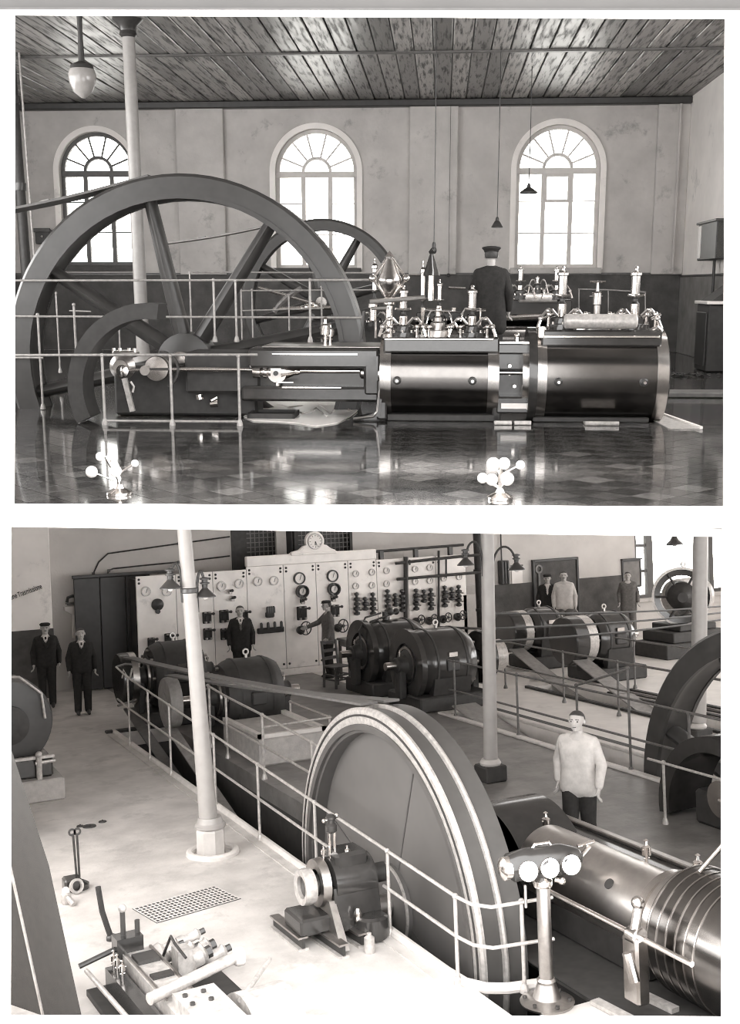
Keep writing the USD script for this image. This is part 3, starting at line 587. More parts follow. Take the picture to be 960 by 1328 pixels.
# bed with slide, crosshead and rods
xl = ex(318)
part(E1, 'bed', J(bx(xl, x0, YA - .28, YA + .45, .62, .86, .03), bx(xl, x0, YA - .05, YA + .45, .34, .70, .02), bx(xl - .1, x0, YA - .26, YA + .45, .22, .40, .03), bx(ex(470), x0 + .02, YA - .28, YA + .3, .3, .8, .03)), 'iron_gloss', smooth=False)
part(E1, 'bed_top', bx(ex(335), ex(492), YA - .20, YA + .74, .86, .885, .01), 'steel_dull', 'polished top face of the bed', smooth=False)
part(E1, 'slide_strip', J(bx(ex(350), ex(462), YA - .295, YA - .275, .785, .80), bx(ex(362), ex(440), YA - .275, YA - .25, .385, .40), bx(ex(356), ex(377), YA - .285, YA - .25, .445, .462)), 'nickel', smooth=False)
part(E1, 'piston_rod', lathe([(.03, 0), (.03, ex(475) - ex(382))], (ex(382), YA - .15, .585), (1, 0, 0), 14), 'nickel', 'bright piston rod')
g_ = part(E1, 'gland', lathe([(.05, 0), (.07, .02), (.07, .08), (.11, .09), (.11, .14), (.09, .15), (.13, .17), (.13, .24)], (ex(464), YA - .15, .56), (1, 0, 0), 20), 'steel')
part(g_, 'gland_nuts', J(*bolts((ex(464) + .14, YA - .15, .56), (-1, 0, 0), .10, 6, .016, .05)), 'nickel')
ch = part(E1, 'crosshead', lathe([(.05, -.02), (.115, -.02), (.115, .06), (.06, .07)], (ex(355), YA - .18, .56), (0, -1, 0), 20), 'enamel', 'bright crosshead disc')
part(ch, 'cone', lathe([(.10, 0), (.075, .08), (.04, .16), (.045, .18), (.03, .22)], (ex(361), YA - .17, .575), (1, 0, 0), 20), 'nickel'); part(ch, 'lug', J(bx(ex(352), ex(360), YA - .25, YA - .14, .66, .72, .01), bx(ex(353), ex(358), YA - .25, YA - .14, .40, .46, .01)), 'nickel', smooth=False); part(ch, 'pin', lathe([(.03, 0), (.03, .04)], (ex(354), YA - .24, .56), (0, -1, 0), 12), 'iron')
part(E1, 'rod_collar', lathe([(.04, 0), (.07, .01), (.07, .1), (.05, .11), (.05, .13), (.075, .14), (.075, .18), (.05, .19), (.065, .2), (.065, .23)], (ex(322), YA - .2, .57), (1, 0, 0), 18), 'nickel')
part(E1, 'connecting_rod', lathe([(.022, 0), (.03, (ex(325) - ex(207)) / 2), (.022, ex(325) - ex(207))], (ex(207), YA - .22, .60), (1, 0, 0), 12), 'nickel', 'long bright connecting rod')
part(E1, 'crank_disc', J(lathe([(.04, .0), (.145, .0), (.155, .03), (.145, .06), (.05, .07)], (ex(197), YA - .22, .61), (0, -1, 0), 32)), 'steel', 'bright crank disc')
part(E1, 'crank_slot', bx(ex(180), ex(213), YA - .30, YA - .285, .59, .62), 'iron', smooth=False)
part(E1, 'disc_guard', loop([(.20, -.02), (.225, -.02), (.225, .05), (.20, .05)], (ex(203), YA - .25, .60), (0, -1, 0), 24, -1.2, 1.6), 'iron')
pb = part(E1, 'pillow_block', J(lathe([(.03, .0), (.15, .0), (.16, .04), (.10, .1), (.09, .14)], (ex(152), YA - .22, .63), (0, -1, 0), 24), bx(ex(138), ex(168), YA - .24, YA, .74, .82, .02)), 'steel_dull')
part(pb, 'cap_nuts', J(*[lathe([(.025, 0), (.025, .05)], (ex(q), YA - .2, .80), (0, 0, 1), 6) for q in (140, 148, 160, 167)]), 'nickel'); part(pb, 'eccentric', lathe([(.02, 0), (.07, 0), (.075, .05), (.03, .07)], (ex(156), YA - .36, .59), (0, -1, 0), 20), 'nickel')
part(E1, 'short_rod', rod((ex(160), YA - .33, .585), (ex(183), YA - .3, .60), .016), 'nickel'); part(E1, 'rod_eye', lathe([(.02, 0), (.06, 0), (.06, .05), (.02, .05)], (ex(183), YA - .28, .59), (0, -1, 0), 14), 'steel_dull')
part(E1, 'lever_arm', bar((ex(157), YA - .36, .5), (ex(166), YA - .36, .10), .06, .05, (0, 1, 0)), 'rail', 'pale lever hanging below the pillow block', smooth=False); part(E1, 'lever_hook', tube([(ex(165), YA - .36, .46), (ex(169), YA - .36, .40), (ex(167), YA - .36, .33)], .014, 6), 'rail')
part(E1, 'crank_pit_casing', J(bx(ex(128), ex(322), YA + .1, YA + .6, .0, .62, .03), bx(ex(230), ex(330), YA - .1, YA + .6, .3, .80, .03)), 'iron_matt', smooth=False)
part(E1, 'drain_pipe', J(rod((ex(247), YA - .05, .28), (ex(248), YA - .05, .22), .05), rod((ex(264), YA - .05, .20), (ex(272), YA - .05, .24), .03), rod((ex(262), YA - .05, .16), (ex(272), YA - .05, .17), .04)), 'nickel')
part(E1, 'shaft', rod((ex(200), YA - .2, .62), (ex(200), YA + .57, .62), .13, 20), 'steel_dull')
# crank guard: curved sheet
gx, gz = ex(203), .42
part(E1, 'crank_guard', arcb((gx, YA - .62, gz), (1, 0, 0), (0, 0, 1), (0, 1, 0), .80, .98, -.2, .22, math.radians(82), math.radians(205)), 'iron_matt', 'curved sheet guard over the crank')
lub(E1, ex(418), YA - .1, .885, 1.2); lub(E1, ex(421), YA + .2, .885, .9)
# governor with cone and link rods; oil pump beside it
gx = T.Y(505, 430, vy)[0]
gv = part(E1, 'governor', lathe([(.09, .0), (.09, .05), (.05, .08), (.042, .38), (.07, .40), (.07, .46), (.05, .48)], (gx, vy, .98), n=20), 'nickel', 'polished governor column')
part(gv, 'double_cone', lathe([(.05, .48), (.07, .52), (.13, .62), (.145, .66), (.145, .70), (.11, .76), (.05, .93), (.03, .95)], (gx, vy, .98), n=24), 'steel')
for q in (-1, 1): part(gv, 'link_rod', J(rod((gx + q * .02, vy - .03, 1.93), (gx + q * .20, vy - .03, 1.68), .016), rod((gx + q * .20, vy - .03, 1.68), (gx + q * .05, vy - .03, 1.47), .014), ball((gx + q * .20, vy - .03, 1.68), .045)), 'nickel')
part(gv, 'top_cap', J(lathe([(.05, 0), (.06, .03), (.02, .08), (0, .1)], (gx, vy, 1.9), n=14)), 'nickel')
part(gv, 'cross_bar', J(rod((ex(478), vy - .1, 1.41), (ex(550), vy - .1, 1.46), .028), rod((ex(480), vy - .1, 1.33), (ex(500), vy - .1, 1.34), .02)), 'steel_dull')
op = part(E1, 'oil_pump', lathe([(.03, 0), (.045, .02), (.045, .16), (.06, .17), (.06, .21), (.02, .24)], (T.Y(484, 420, vy)[0], vy, 1.17), n=14), 'nickel'); part(op, 'pump_rod', rod((ex(485), vy, .98), (ex(485), vy, 1.2), .016), 'steel'); part(op, 'pump_bracket', J(rod((ex(466), vy, 1.32), (ex(490), vy, 1.36), .022), rod((ex(466), vy, .96), (ex(470), vy, 1.3), .02)), 'iron')

# the far engine: bonnets, lagged pipe and cylinder against the dado
E2 = thing(T, 'steam_engine', 'second dark steam engine farther back below the fanlight window, its brass bonnets just showing', 'steam engine')
def e2(x, y, Y=19.5): return T.Y(x, y, Y)
a, b = e2(655, 412), e2(715, 412)
part(E2, 'cylinder', lathe([(.3, 0), (.42, .02), (.42, b[0] - a[0] + .5), (.3, b[0] - a[0] + .52)], (a[0] - .4, 19.9, .66), (1, 0, 0), 40), 'lagging'); part(E2, 'cylinder', lathe([(.3, 0), (.42, .02), (.42, 1.3), (.3, 1.32)], (e2(545, 412)[0] - .2, 19.9, .60), (1, 0, 0), 40), 'lagging')
part(E2, 'valve_deck', bx(a[0] - .1, b[0] + .35, 19.5, 20.2, 1.0, 1.36, .02), 'iron_gloss', smooth=False); part(E2, 'valve_deck', bx(e2(540, 400)[0], e2(600, 400)[0], 19.5, 20.2, 1.0, 1.15, .02), 'iron_gloss', smooth=False)
part(E2, 'steam_pipe', lathe([(.05, 0), (.08, .02), (.08, e2(722, 386)[0] - e2(672, 386)[0])], (e2(672, 386)[0], 19.45, e2(690, 386)[2]), (1, 0, 0), 16), 'rail', 'pale lagged steam pipe')
part(E2, 'bright_rail', J(rod(e2(657, 412, 19.4), e2(702, 410, 19.4), .05), rod(e2(660, 388, 19.4), e2(722, 387, 19.4), .02)), 'nickel')
for q, z0, z1 in ((675, 376, 345), (722, 376, 345)): p0, p1 = e2(q, z0), e2(q, z1); valve(E2, p0[0], 19.5, p0[2] - .12, p1[2], .9)
p0, p1 = e2(697, 378), e2(697, 358); valve(E2, p0[0], 19.5, p0[2], p1[2], .6)
for q, z0, z1, s in ((548, 440, 338, .8), (570, 418, 362, .8), (614, 415, 362, .8), (486, 420, 335, .9)): p0, p1 = e2(q, z0), e2(q, z1); valve(E2, p0[0], 19.5, p0[2], p1[2], s)
p0 = e2(559, 390); gv = part(E2, 'governor', lathe([(.06, 0), (.05, .5), (.04, .62)], (p0[0], 19.5, p0[2]), n=14), 'nickel'); part(gv, 'cone', lathe([(.15, .42), (.12, .5), (.03, .78), (.05, .82), (0, .88)], (p0[0], 19.5, p0[2]), n=18), 'iron_gloss')
part(E2, 'valve_rod', J(rod(e2(582, 373, 19.4), e2(604, 374, 19.4), .025), rod(e2(485, 355, 19.6), e2(545, 357, 19.6), .012)), 'nickel')
part(E2, 'bed', bx(e2(400, 420)[0], e2(545, 420)[0], 19.7, 20.3, .4, 1.0, .03), 'iron_gloss', smooth=False); part(E2, 'foundation', bx(e2(520, 420)[0], e2(735, 420)[0], 19.6, 20.4, 0, .6, .03), 'iron_matt', smooth=False)
part(E2, 'crosshead_gear', J(*[ball(e2(q, r_, 19.6), .05, 8) for q, r_ in ((398, 398), (404, 393), (410, 396), (392, 400))], rod(e2(355, 401, 19.6), e2(430, 399, 19.6), .04), rod(e2(335, 373, 19.6), e2(412, 395, 19.6), .03)), 'nickel')
part(E2, 'crank_guard', tube([e2(q, r_, 19.6) for q, r_ in ((356, 405), (362, 396), (372, 386), (382, 379), (391, 374))], .05, 8), 'rail_dark')

# ------------------------------------------------------------------ railings
def railing(h, name, label, posts, heights, rails, r=.028, m='rail', caps=True, group=None):
    """posts: floor points; heights: per-post height; rails: list of polylines."""
    t = thing(h, name, label, 'railing', group=group)
    for p, H in zip(posts, heights):
        p = np.asarray(p, float); k = part(t, 'post', rod(p, p + [0, 0, H], r * .95), m)
        part(k, 'post_foot', lathe([(r * 2.2, 0), (r * 2, .03), (r * 1.3, .07)], p, n=10), m)
        part(k, 'post_knob', ball(p + [0, 0, H], r * 1.5, 8), m)
    for R in rails: part(t, 'rail', tube(R, r * .9, 8), m)
    return t
YG = 12.78
railing(T, 'guard_rail', 'low pale pipe railing standing in front of the crank, nearest in the upper hall', [(T.Y(q, 500, YG)[0], YG, 0) for q in (134, 222, 310)], [T.Y(200, 461, YG)[2]] * 3, [[(T.Y(-40, 461, YG)[0], YG, T.Y(20, 461, YG)[2]), (T.Y(334, 460, YG)[0], YG, T.Y(334, 460, YG)[2])], [(T.Y(134, 530, YG)[0], YG, .05), (T.Y(310, 530, YG)[0], YG, .05)]], .017, 'rail_thin')
Y2 = 14.40
def r2(x, y): return T.Y(x, y, Y2)
railing(T, 'guard_rail', 'tall pipe railing with two rails close before the huge flywheel', [(r2(q, 480)[0], Y2, z) for q, z in ((53, 0), (100, 0), (280, .885), (308, .885), (403, .885))], [r2(53, 408)[2], r2(100, 395)[2], r2(280, 363)[2] - .885, r2(308, 364)[2] - .885, r2(403, 363)[2] - .885], [[r2(-30, 364), r2(484, 363)], [r2(-30, 410), r2(472, 412)], [r2(-30, 464), r2(56, 464)]], .016, 'rail_thin')
Y3 = 18.0
def r3(x, y): return T.Y(x, y, Y3)
railing(T, 'guard_rail', 'thin dark railing between the two flywheels', [(r3(q, 480)[0], Y3, .2) for q in (78, 157, 250, 315, 329, 376, 418)], [r3(78, 380)[2] - .2, r3(157, 400)[2] - .2, r3(250, 353)[2] - .2, r3(315, 376)[2] - .2, r3(329, 376)[2] - .2, r3(376, 382)[2] - .2, r3(418, 372)[2] - .2], [[r3(314, 377), r3(482, 376)], [r3(250, 353), r3(500, 354)], [r3(312, 403), r3(420, 400)], [r3(90, 403), r3(118, 404)]], .014, 'rail_thin')
t = thing(T, 'floor_sheet', 'white layer added for the bright light patch under the engine slide bed', 'sheet', (0, 0, 0))  # white layer painted in for a pool of light on the floor
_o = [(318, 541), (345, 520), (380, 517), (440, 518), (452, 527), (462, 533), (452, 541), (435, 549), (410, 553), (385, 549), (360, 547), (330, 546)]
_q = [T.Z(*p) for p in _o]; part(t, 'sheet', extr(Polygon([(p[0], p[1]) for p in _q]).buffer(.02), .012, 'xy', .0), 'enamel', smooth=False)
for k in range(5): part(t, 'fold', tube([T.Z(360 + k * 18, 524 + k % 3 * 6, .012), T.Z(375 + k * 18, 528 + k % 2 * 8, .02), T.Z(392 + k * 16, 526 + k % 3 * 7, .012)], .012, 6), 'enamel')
t = thing(T, 'drip_pan', 'shallow dark drip pan lying on the added white patch', 'pan', T.Z(356, 540, .012)); part(t, 'pan', bx(-.28, .26, -.22, .22, 0, .03, .01), 'iron_matt', smooth=False); part(t, 'rim', J(bx(-.3, .28, -.24, -.21, 0, .06), bx(-.3, .28, .21, .24, 0, .06), bx(-.3, -.27, -.24, .24, 0, .06), bx(.25, .28, -.24, .24, 0, .06)), 'iron_matt', smooth=False)
t = thing(T, 'engine_platform', 'low dark platform behind the engine on which the capped man stands', 'platform', (.66, 15.5, 0))
part(t, 'deck', bx(-.8, .8, -.5, .5, .3, .36, .01), 'iron_matt', smooth=False); part(t, 'leg', bx(-.75, -.65, -.45, .45, 0, .3), 'iron_matt', smooth=False); part(t, 'leg', bx(.65, .75, -.45, .45, 0, .3), 'iron_matt', smooth=False)
# white globes put in for blurred glints of oil cups, on added stems
def stand(cx, y, pts, label):
    t = thing(T, 'lubricator_stand', label, 'lubricator'); base = T.Z(cx, 652); bxx = base[0]; by_ = 8.45
    part(t, 'foot', lathe([(.10, 0), (.10, .02), (.04, .05), (.025, .08)], (bxx, by_, 0), n=18), 'nickel')
    part(t, 'stem', tube([(bxx, by_, .06), (bxx, by_, .12), (T.Y(cx, pts[0][1] + 10, by_)[0], by_, T.Y(cx, pts[0][1], by_)[2])], .018, 8), 'nickel')
    for x_, y_, r_ in pts:
        q = T.Y(x_, y_, by_); k = part(t, 'globe', ball(q, r_ / 170., 16), 'enamel', 'white globe for a blurred glint')
        part(k, 'arm', rod(q, (bxx, by_, max(.06, q[2] - .08)), .008, 6), 'nickel')
stand(650, 640, [(640, 602, 9), (654, 601, 8), (675, 603, 6), (626, 620, 7), (638, 622, 8), (658, 621, 9)], 'cluster of six white glint globes on a low stem, front right of the upper floor')
stand(138, 640, [(130, 592, 6), (146, 591, 7), (119, 612, 8), (150, 611, 8), (175, 601, 5)], 'cluster of five small white glint globes on a low stem, front left of the upper floor')
# ================================================================== people
def sph(p, r): return m3.Manifold.sphere(r, 14).translate([float(q) for q in p])
def bone(*pr): return m3.Manifold.batch_hull([sph(p, r) for p, r in pr])
def solid(parts, ref, it=6):
    m = m3.Manifold.batch_boolean(parts, m3.OpType.Add).refine_to_length(ref); k = m.to_mesh()
    q = trimesh.Trimesh(np.array(k.vert_properties[:, :3]), np.array(k.tri_verts), process=True)
    trimesh.smoothing.filter_taubin(q, lamb=.5, nu=.52, iterations=it); return np.array(q.vertices), np.array(q.faces)
V3 = lambda *a: np.array(a, float)
def hand(w, d, side, curl=.5):
    """Palm, four unequal bent fingers and a thumb leaving the side of the palm. w wrist, d direction, side the thumb's direction."""
    d = nrm(d); side = nrm(side - d * (side @ d)); n = np.cross(d, side); out = [bone((w, .026), (w + d * .03, .026))]
    k = [w + d * (.085 - .006 * abs(i - 1)) + side * (.030 - .020 * i) for i in range(4)]
    out.append(bone((w + d * .02 + side * .018, .019), (w + d * .02 - side * .02, .018), (k[0], .014), (k[3], .013)))
    for i, L in enumerate((.068, .078, .072, .055)):
        q = d * math.cos(curl) + n * math.sin(curl); q2 = d * math.cos(curl * 2) + n * math.sin(curl * 2)
        a = k[i] + d * .004; b = a + q * L * .55; c = b + q2 * L * .5; out += [bone((a, .0095), (b, .009)), bone((b, .009), (c, .0078))]
    a = w + d * .03 + side * .022; b = a + nrm(d + side * 1.0) * .045; c = b + nrm(d * 1.2 + side * .25 + n * .3) * .032
    return out + [bone((a, .014), (b, .011)), bone((b, .011), (c, .009))]
def person(h, label, loc, rz=0., H=1.72, arms=None, coat='cloth_dark', hem=.80, trousers='cloth_dark', hat=None, shirt=True, stance=.10, yaw=0., moustache=False, tie=None, step=0., coatlabel=None, curl=.5):
    """Standing figure looking along -y of its own frame; arms = ((elbow, wrist), (elbow, wrist)) for its right (-x) and left (+x) side."""
    s = H / 1.72; t = thing(h, 'person', label, 'person', loc, rz)
    arms = arms or ((V3(-.25, .03, 1.14), V3(-.25, -.06, .90)), (V3(.25, .03, 1.14), V3(.25, -.06, .90)))
    hips = [V3(-.085, 0, .92), V3(.085, 0, .92)]; knees = [V3(-stance * .95, -.02 - step * .5, .49), V3(stance * .95, -.02 + step * .3, .49)]; ank = [V3(-stance, .02 - step, .09), V3(stance, .02 + step, .09)]
    sh = [V3(-.168, .01, 1.388), V3(.168, .01, 1.388)]
    R = rotz(yaw); hc = V3(0, -.015, 1.615); hd = lambda x, y, z: hc + R @ V3(x, y, z)
    B = [bone((V3(-.07, 0, .95), .10), (V3(.07, 0, .95), .10), (V3(-.05, 0, 1.12), .10), (V3(.05, 0, 1.12), .10)), bone((V3(-.05, 0, 1.12), .10), (V3(.05, 0, 1.12), .10), (V3(-.09, 0, 1.29), .11), (V3(.09, 0, 1.29), .11)),
         bone((V3(-.09, 0, 1.29), .11), (V3(.09, 0, 1.29), .11), (sh[0], .055), (sh[1], .055), (V3(0, 0, 1.44), .06)), bone((V3(0, .01, 1.42), .058), (hc + V3(0, .02, -.06), .052)),
         bone((hd(0, .018, .02), .083), (hd(0, -.012, .025), .078), (hd(0, -.03, -.03), .062)), bone((hd(0, -.03, -.03), .058), (hd(0, -.062, -.085), .024), (hd(-.03, -.02, -.07), .03), (hd(.03, -.02, -.07), .03)),
         bone((hd(0, -.088, .012), .008), (hd(0, -.106, -.022), .013), (hd(.009, -.094, -.026), .009), (hd(-.009, -.094, -.026), .009)), bone((hd(-.035, -.078, .028), .009), (hd(.035, -.078, .028), .009)), bone((hd(-.018, -.083, -.052), .007), (hd(.018, -.083, -.052), .007))]
    for q in (-1, 1): B.append(bone((hd(q * .082, .01, .012), .012), (hd(q * .088, .016, -.01), .012), (hd(q * .082, .008, -.025), .009)))
    J_, S_, Tr, Sh = [], [], [], []
    for i in (0, 1):
        e, w = arms[i]; d = nrm(w - e); side = V3(0, -1, 0) if abs(d[1]) < .7 else V3(0, 0, 1)
        B += [bone((sh[i], .052), (e, .040)), bone((e, .040), (w, .028))] + hand(w, d, side, curl if i == 0 else -curl)
        J_ += [bone((sh[i], .070), (e, .060)), bone((e, .062), (w - d * .02, .047))]
        B += [bone((hips[i], .085), (knees[i], .055)), bone((knees[i], .055), (ank[i], .042)), bone((ank[i] + V3(0, .03, -.04), .035), (ank[i] + V3(0, -.12, -.06), .025))]
        Tr += [bone((hips[i], .118), (knees[i], .083)), bone((knees[i], .083), (ank[i] + V3(0, 0, .0), .070))]
        Sh.append(bone((ank[i] + V3(0, .035, -.045), .042), (ank[i] + V3(0, -.09, -.055), .036), (ank[i] + V3(0, -.16, -.06), .029), (ank[i] + V3(0, .0, .0), .042)))
    sc = lambda m: mv(m, s=(s, s, s))
    part(t, 'body', sc(solid(B, .016, 4)), 'skin', smooth=True)
    J_.append(bone((V3(-.095, 0, 1.29), .128), (V3(.095, 0, 1.29), .128), (sh[0], .066), (sh[1], .066), (V3(0, .02, 1.445), .062)))
    J_.append(bone((V3(-.095, 0, 1.29), .128), (V3(.095, 0, 1.29), .128), (V3(-.075, 0, 1.10), .122), (V3(.075, 0, 1.10), .122)))
    J_.append(bone((V3(-.075, 0, 1.10), .122), (V3(.075, 0, 1.10), .122), (V3(-.095, 0, hem + .1), .13), (V3(.095, 0, hem + .1), .13)))
    jk = m3.Manifold.batch_boolean(J_, m3.OpType.Add) ^ m3.Manifold.cube([2, 2, 3]).translate([-1, -1, min(hem, min(a[1][2] for a in arms) - .2) if min(a[1][2] for a in arms) < hem else hem])
    part(t, 'jacket', sc(solid([jk], .028, 6)), coat, coatlabel, smooth=True)
    Tr.append(bone((hips[0], .115), (hips[1], .115), (V3(-.06, 0, 1.02), .105), (V3(.06, 0, 1.02), .105)))
    part(t, 'trousers', sc(solid(Tr, .03, 5)), trousers, smooth=True)
    for q in Sh: part(t, 'shoe', sc(solid([q], .03, 3)), 'shoe', smooth=True)
    if shirt:
        part(t, 'shirt_front', sc(hull([(-.055, -.085, 1.455), (.055, -.085, 1.455), (0, -.142, 1.25), (-.05, -.06, 1.455), (.05, -.06, 1.455), (0, -.08, 1.25), (0, -.134, 1.36)])), 'shirt', smooth=False)
        part(t, 'collar', sc(loop([(.058, 0), (.066, .005), (.064, .04), (.056, .04)], (0, .005, 1.445), (0, -.1, 1), 16)), 'shirt')
        for q in (-1, 1): part(t, 'lapel', sc(hull([(q * .06, -.088, 1.45), (q * .085, -.10, 1.44), (q * .075, -.142, 1.32), (q * .008, -.156, 1.22), (q * .03, -.150, 1.33), (q * .07, -.07, 1.45), (q * .02, -.12, 1.22)])), coat, smooth=False)
        if tie: part(t, 'neck_tie', sc(hull([(-.014, -.10, 1.45), (.014, -.10, 1.45), (-.03, -.152, 1.27), (.03, -.152, 1.27), (0, -.165, 1.20), (0, -.13, 1.24)])), tie, smooth=False)
    for q in (-1, 1):
        part(t, 'eye', sc(ball(hd(q * .031, -.079, .008), .011, 10, (1.2, .6, .8))), 'eye'); part(t, 'eyebrow', sc(bar(hd(q * .015, -.087, .031), hd(q * .05, -.076, .029), .01, .008)), 'hair')
    part(t, 'mouth', sc(bar(hd(-.02, -.089, -.052), hd(.02, -.089, -.052), .006, .005)), 'eye')
    if moustache: part(t, 'moustache', sc(hull([hd(x, y, z) for x, y, z in ((-.035, -.084, -.045), (.035, -.084, -.045), (0, -.104, -.034), (0, -.100, -.047), (-.03, -.078, -.05), (.03, -.078, -.05))])), 'hair')
    hair = m3.Manifold.sphere(.095, 24).scale([.97, 1.08, 1.0]) - m3.Manifold.cube([.4, .4, .4]).translate([-.2, -.2, -.45]).rotate([0, 0, 0]) - m3.Manifold.cube([.4, .2, .25]).rotate([-18, 0, 0]).translate([-.2, -.255, -.15])
    k = hair.to_mesh(); hv = np.array(k.vert_properties[:, :3]); part(t, 'hair', sc(((hv @ R.T) + hc + R @ V3(0, .012, .022), np.array(k.tri_verts))), 'hair')
    if hat == 'cap':
        c = hd(0, .005, .07); part(t, 'cap', sc(mv(lathe([(.094, -.02), (.098, .0), (.128, .032), (.120, .048), (.06, .060), (0, .062)], n=28), c, R)), coat if coat in ('cloth_dark', 'cloth_mid') else 'cloth_mid', 'peaked cap')
        part(t, 'peak', sc(mv(hull([(x * .09, -.075 - .055 * (1 - x * x), z) for x in (-1, -.6, 0, .6, 1) for z in (-.022, -.012)] + [(-.085, -.04, -.01), (.085, -.04, -.01)]), c, R)), 'shoe')
    elif hat == 'flat':
        c = hd(0, .0, .068); part(t, 'cap', sc(mv(lathe([(.092, -.015), (.105, .0), (.108, .02), (.08, .042), (0, .05)], n=24), c, R)), 'cloth_dark', 'soft flat cap'); part(t, 'peak', sc(mv(hull([(x * .08, -.08 - .045 * (1 - x * x), z) for x in (-1, -.5, 0, .5, 1) for z in (-.018, -.008)] + [(-.08, -.05, 0), (.08, -.05, 0)]), c, R)), 'cloth_dark')
    elif hat == 'brim':
        c = hd(0, .005, .06); part(t, 'hat', sc(mv(lathe([(.16, .0), (.16, .008), (.095, .014), (.088, .09), (.05, .105), (0, .10)], n=28), c, R)), 'cloth_mid', 'soft brimmed hat')
    return t
person(T, 'man in a peaked cap and long dark coat seen from behind, standing beyond the engine', (T.Y(636, 400, 15.5)[0], 15.5, .36), math.pi, 1.73, hat='cap', hem=.58, shirt=False)
def stand_at(x, y, H, dx=0): p = W.Z(x, y, H); return (p[0] + dx, p[1], 0)
person(W, 'man in flat cap, dark suit and white shirt, leftmost in the lower hall', stand_at(58, 808, 1.70), math.radians(-8), 1.70, hat='flat', moustache=True, tie='cloth_dark')
person(W, 'bare-headed man in dark clothes with a pale collar, beside the man in the flat cap', stand_at(104, 815, 1.66), math.radians(-6), 1.66, tie='cloth_dark')
person(W, 'young dark-haired man in a dark jacket posing before the white switchboard', stand_at(311, 786, 1.74), math.radians(-18), 1.74, tie='cloth_mid', coat='cloth_dark', hem=.72)
_p = stand_at(424, 779, 1.72)
person(W, 'operator in a flat cap stretching one arm out to a handwheel of the switchboard', _p, math.radians(-100), 1.72, hat='flat', shirt=False, coat='cloth_mid', hem=.74, arms=((V3(-.24, -.16, 1.22), V3(-.20, -.42, 1.14)), (V3(.24, .02, 1.14), V3(.23, -.08, .92))))
person(W, 'man in pale blouse and dark trousers on the floor right of the big belt wheel', stand_at(738, 924, 1.62, .1), math.radians(-55), 1.62, coat='cloth_light', coatlabel='loose pale blouse', shirt=False, step=.14, stance=.09, hem=.78, arms=((V3(-.27, .10, 1.16), V3(-.24, .0, .93)), (V3(.27, -.02, 1.15), V3(.26, -.12, .92))))
def at_y(x, y, Y): p = W.Y(x, y, Y); return (p[0], Y, 0), p[2]
_l, _h = at_y(710, 745, 24.6)
person(W, 'man in a dark jacket with a long white scarf before the dark tool board', _l, math.radians(-40), _h, coat='cloth_dark', tie='shirt', hat='flat')
_l, _h = at_y(731, 741, 23.9)
person(W, 'moustached man in a pale work jacket, right of the man with the white scarf', _l, math.radians(-35), _h, coat='cloth_light', trousers='cloth_mid', moustache=True, shirt=False)
_l, _h = at_y(814, 742, 24.3)
person(W, 'distant man in grey overalls standing alone left of the tall window', _l, math.radians(-35), _h, coat='cloth_mid', trousers='cloth_mid', hem=.6, shirt=False)
# ================================================================== LOWER HALL (W): shell
YW = 25.1
front = Polygon([(-20, (7.74 + .452 * 20) / .892), (30, (7.74 - .452 * 30) / .892), (30, 40), (-20, 40)])     # behind the front wall
def fpoly(x0, x1, y0, y1): return sbox(x0, y0, x1, y1).intersection(front)
P1 = sbox(4.50, 7.0, 5.45, 19.6); P2 = sbox(9.98, 7.0, 10.62, 17.6); P3 = sbox(12.75, 12.0, 13.5, 19.0)
flw = thing(W, 'floor', 'worn concrete floor of the lower hall cut by belt pits', kind='structure')
part(flw, 'slab', extr(fpoly(-.6, 5.45, 0, YW + .1).difference(P1), .25, 'xy', -.25), 'concrete', 'lit copy of the floor concrete left of the belt wheel', smooth=False)
part(flw, 'slab', extr(fpoly(5.45, 9.98, 0, YW + .1).difference(unary_union([sbox(5.45, 0, 5.46, 1)])), .25, 'xy', -.25), 'concrete_shaded', 'stained floor round the engines, shade put into its darker tone', smooth=False)
part(flw, 'slab', extr(fpoly(9.98, 26.2, 0, YW + .1).difference(unary_union([P2, P3])), .25, 'xy', -.25), 'concrete_lit', smooth=False)
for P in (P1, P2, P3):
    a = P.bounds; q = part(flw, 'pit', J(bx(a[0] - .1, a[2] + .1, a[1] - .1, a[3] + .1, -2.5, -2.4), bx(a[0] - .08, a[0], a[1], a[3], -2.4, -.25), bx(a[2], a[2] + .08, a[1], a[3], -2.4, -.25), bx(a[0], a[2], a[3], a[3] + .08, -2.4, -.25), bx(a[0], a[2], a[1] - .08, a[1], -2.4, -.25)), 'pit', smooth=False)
wbw = thing(W, 'wall_back', 'pale plastered back wall of the lower hall behind the switchboard', kind='structure')
wo = sbox(20.55, .85, 24.4, 4.6); wg = sbox(8.6, 2.2, 11.75, 4.3)
part(wbw, 'masonry', extr(sbox(-.6, -.1, 26.3, 6.5).difference(unary_union([wo, wg])), .4, 'xz', YW), 'plaster_pale', smooth=False)
part(wbw, 'dado', bx(15.7, 20.5, YW - .03, YW + .01, 0, 1.56, .005), 'dado', 'dark painted dado band', smooth=False)
part(wbw, 'pier', bx(-.6, W.Y(66, 750, 24.3)[0], 24.3, YW + .02, 0, 6.4, .02), 'plaster_white', 'projecting pale wall pier', smooth=False)
part(wbw, 'pier_dado', bx(-.6, W.Y(66, 750, 24.3)[0] + .01, 24.27, 24.31, 0, W.Y(40, 817, 24.3)[2], .005), 'dado', 'dark dado of the pier', smooth=False)
a, b = W.Y(640, 757, YW), W.Y(602, 860, YW)
part(wbw, 'side_dado', bx(14.3, 15.7, YW - .025, YW + .01, 0, 1.60, .005), 'plaster', 'grey lower wall', smooth=False)
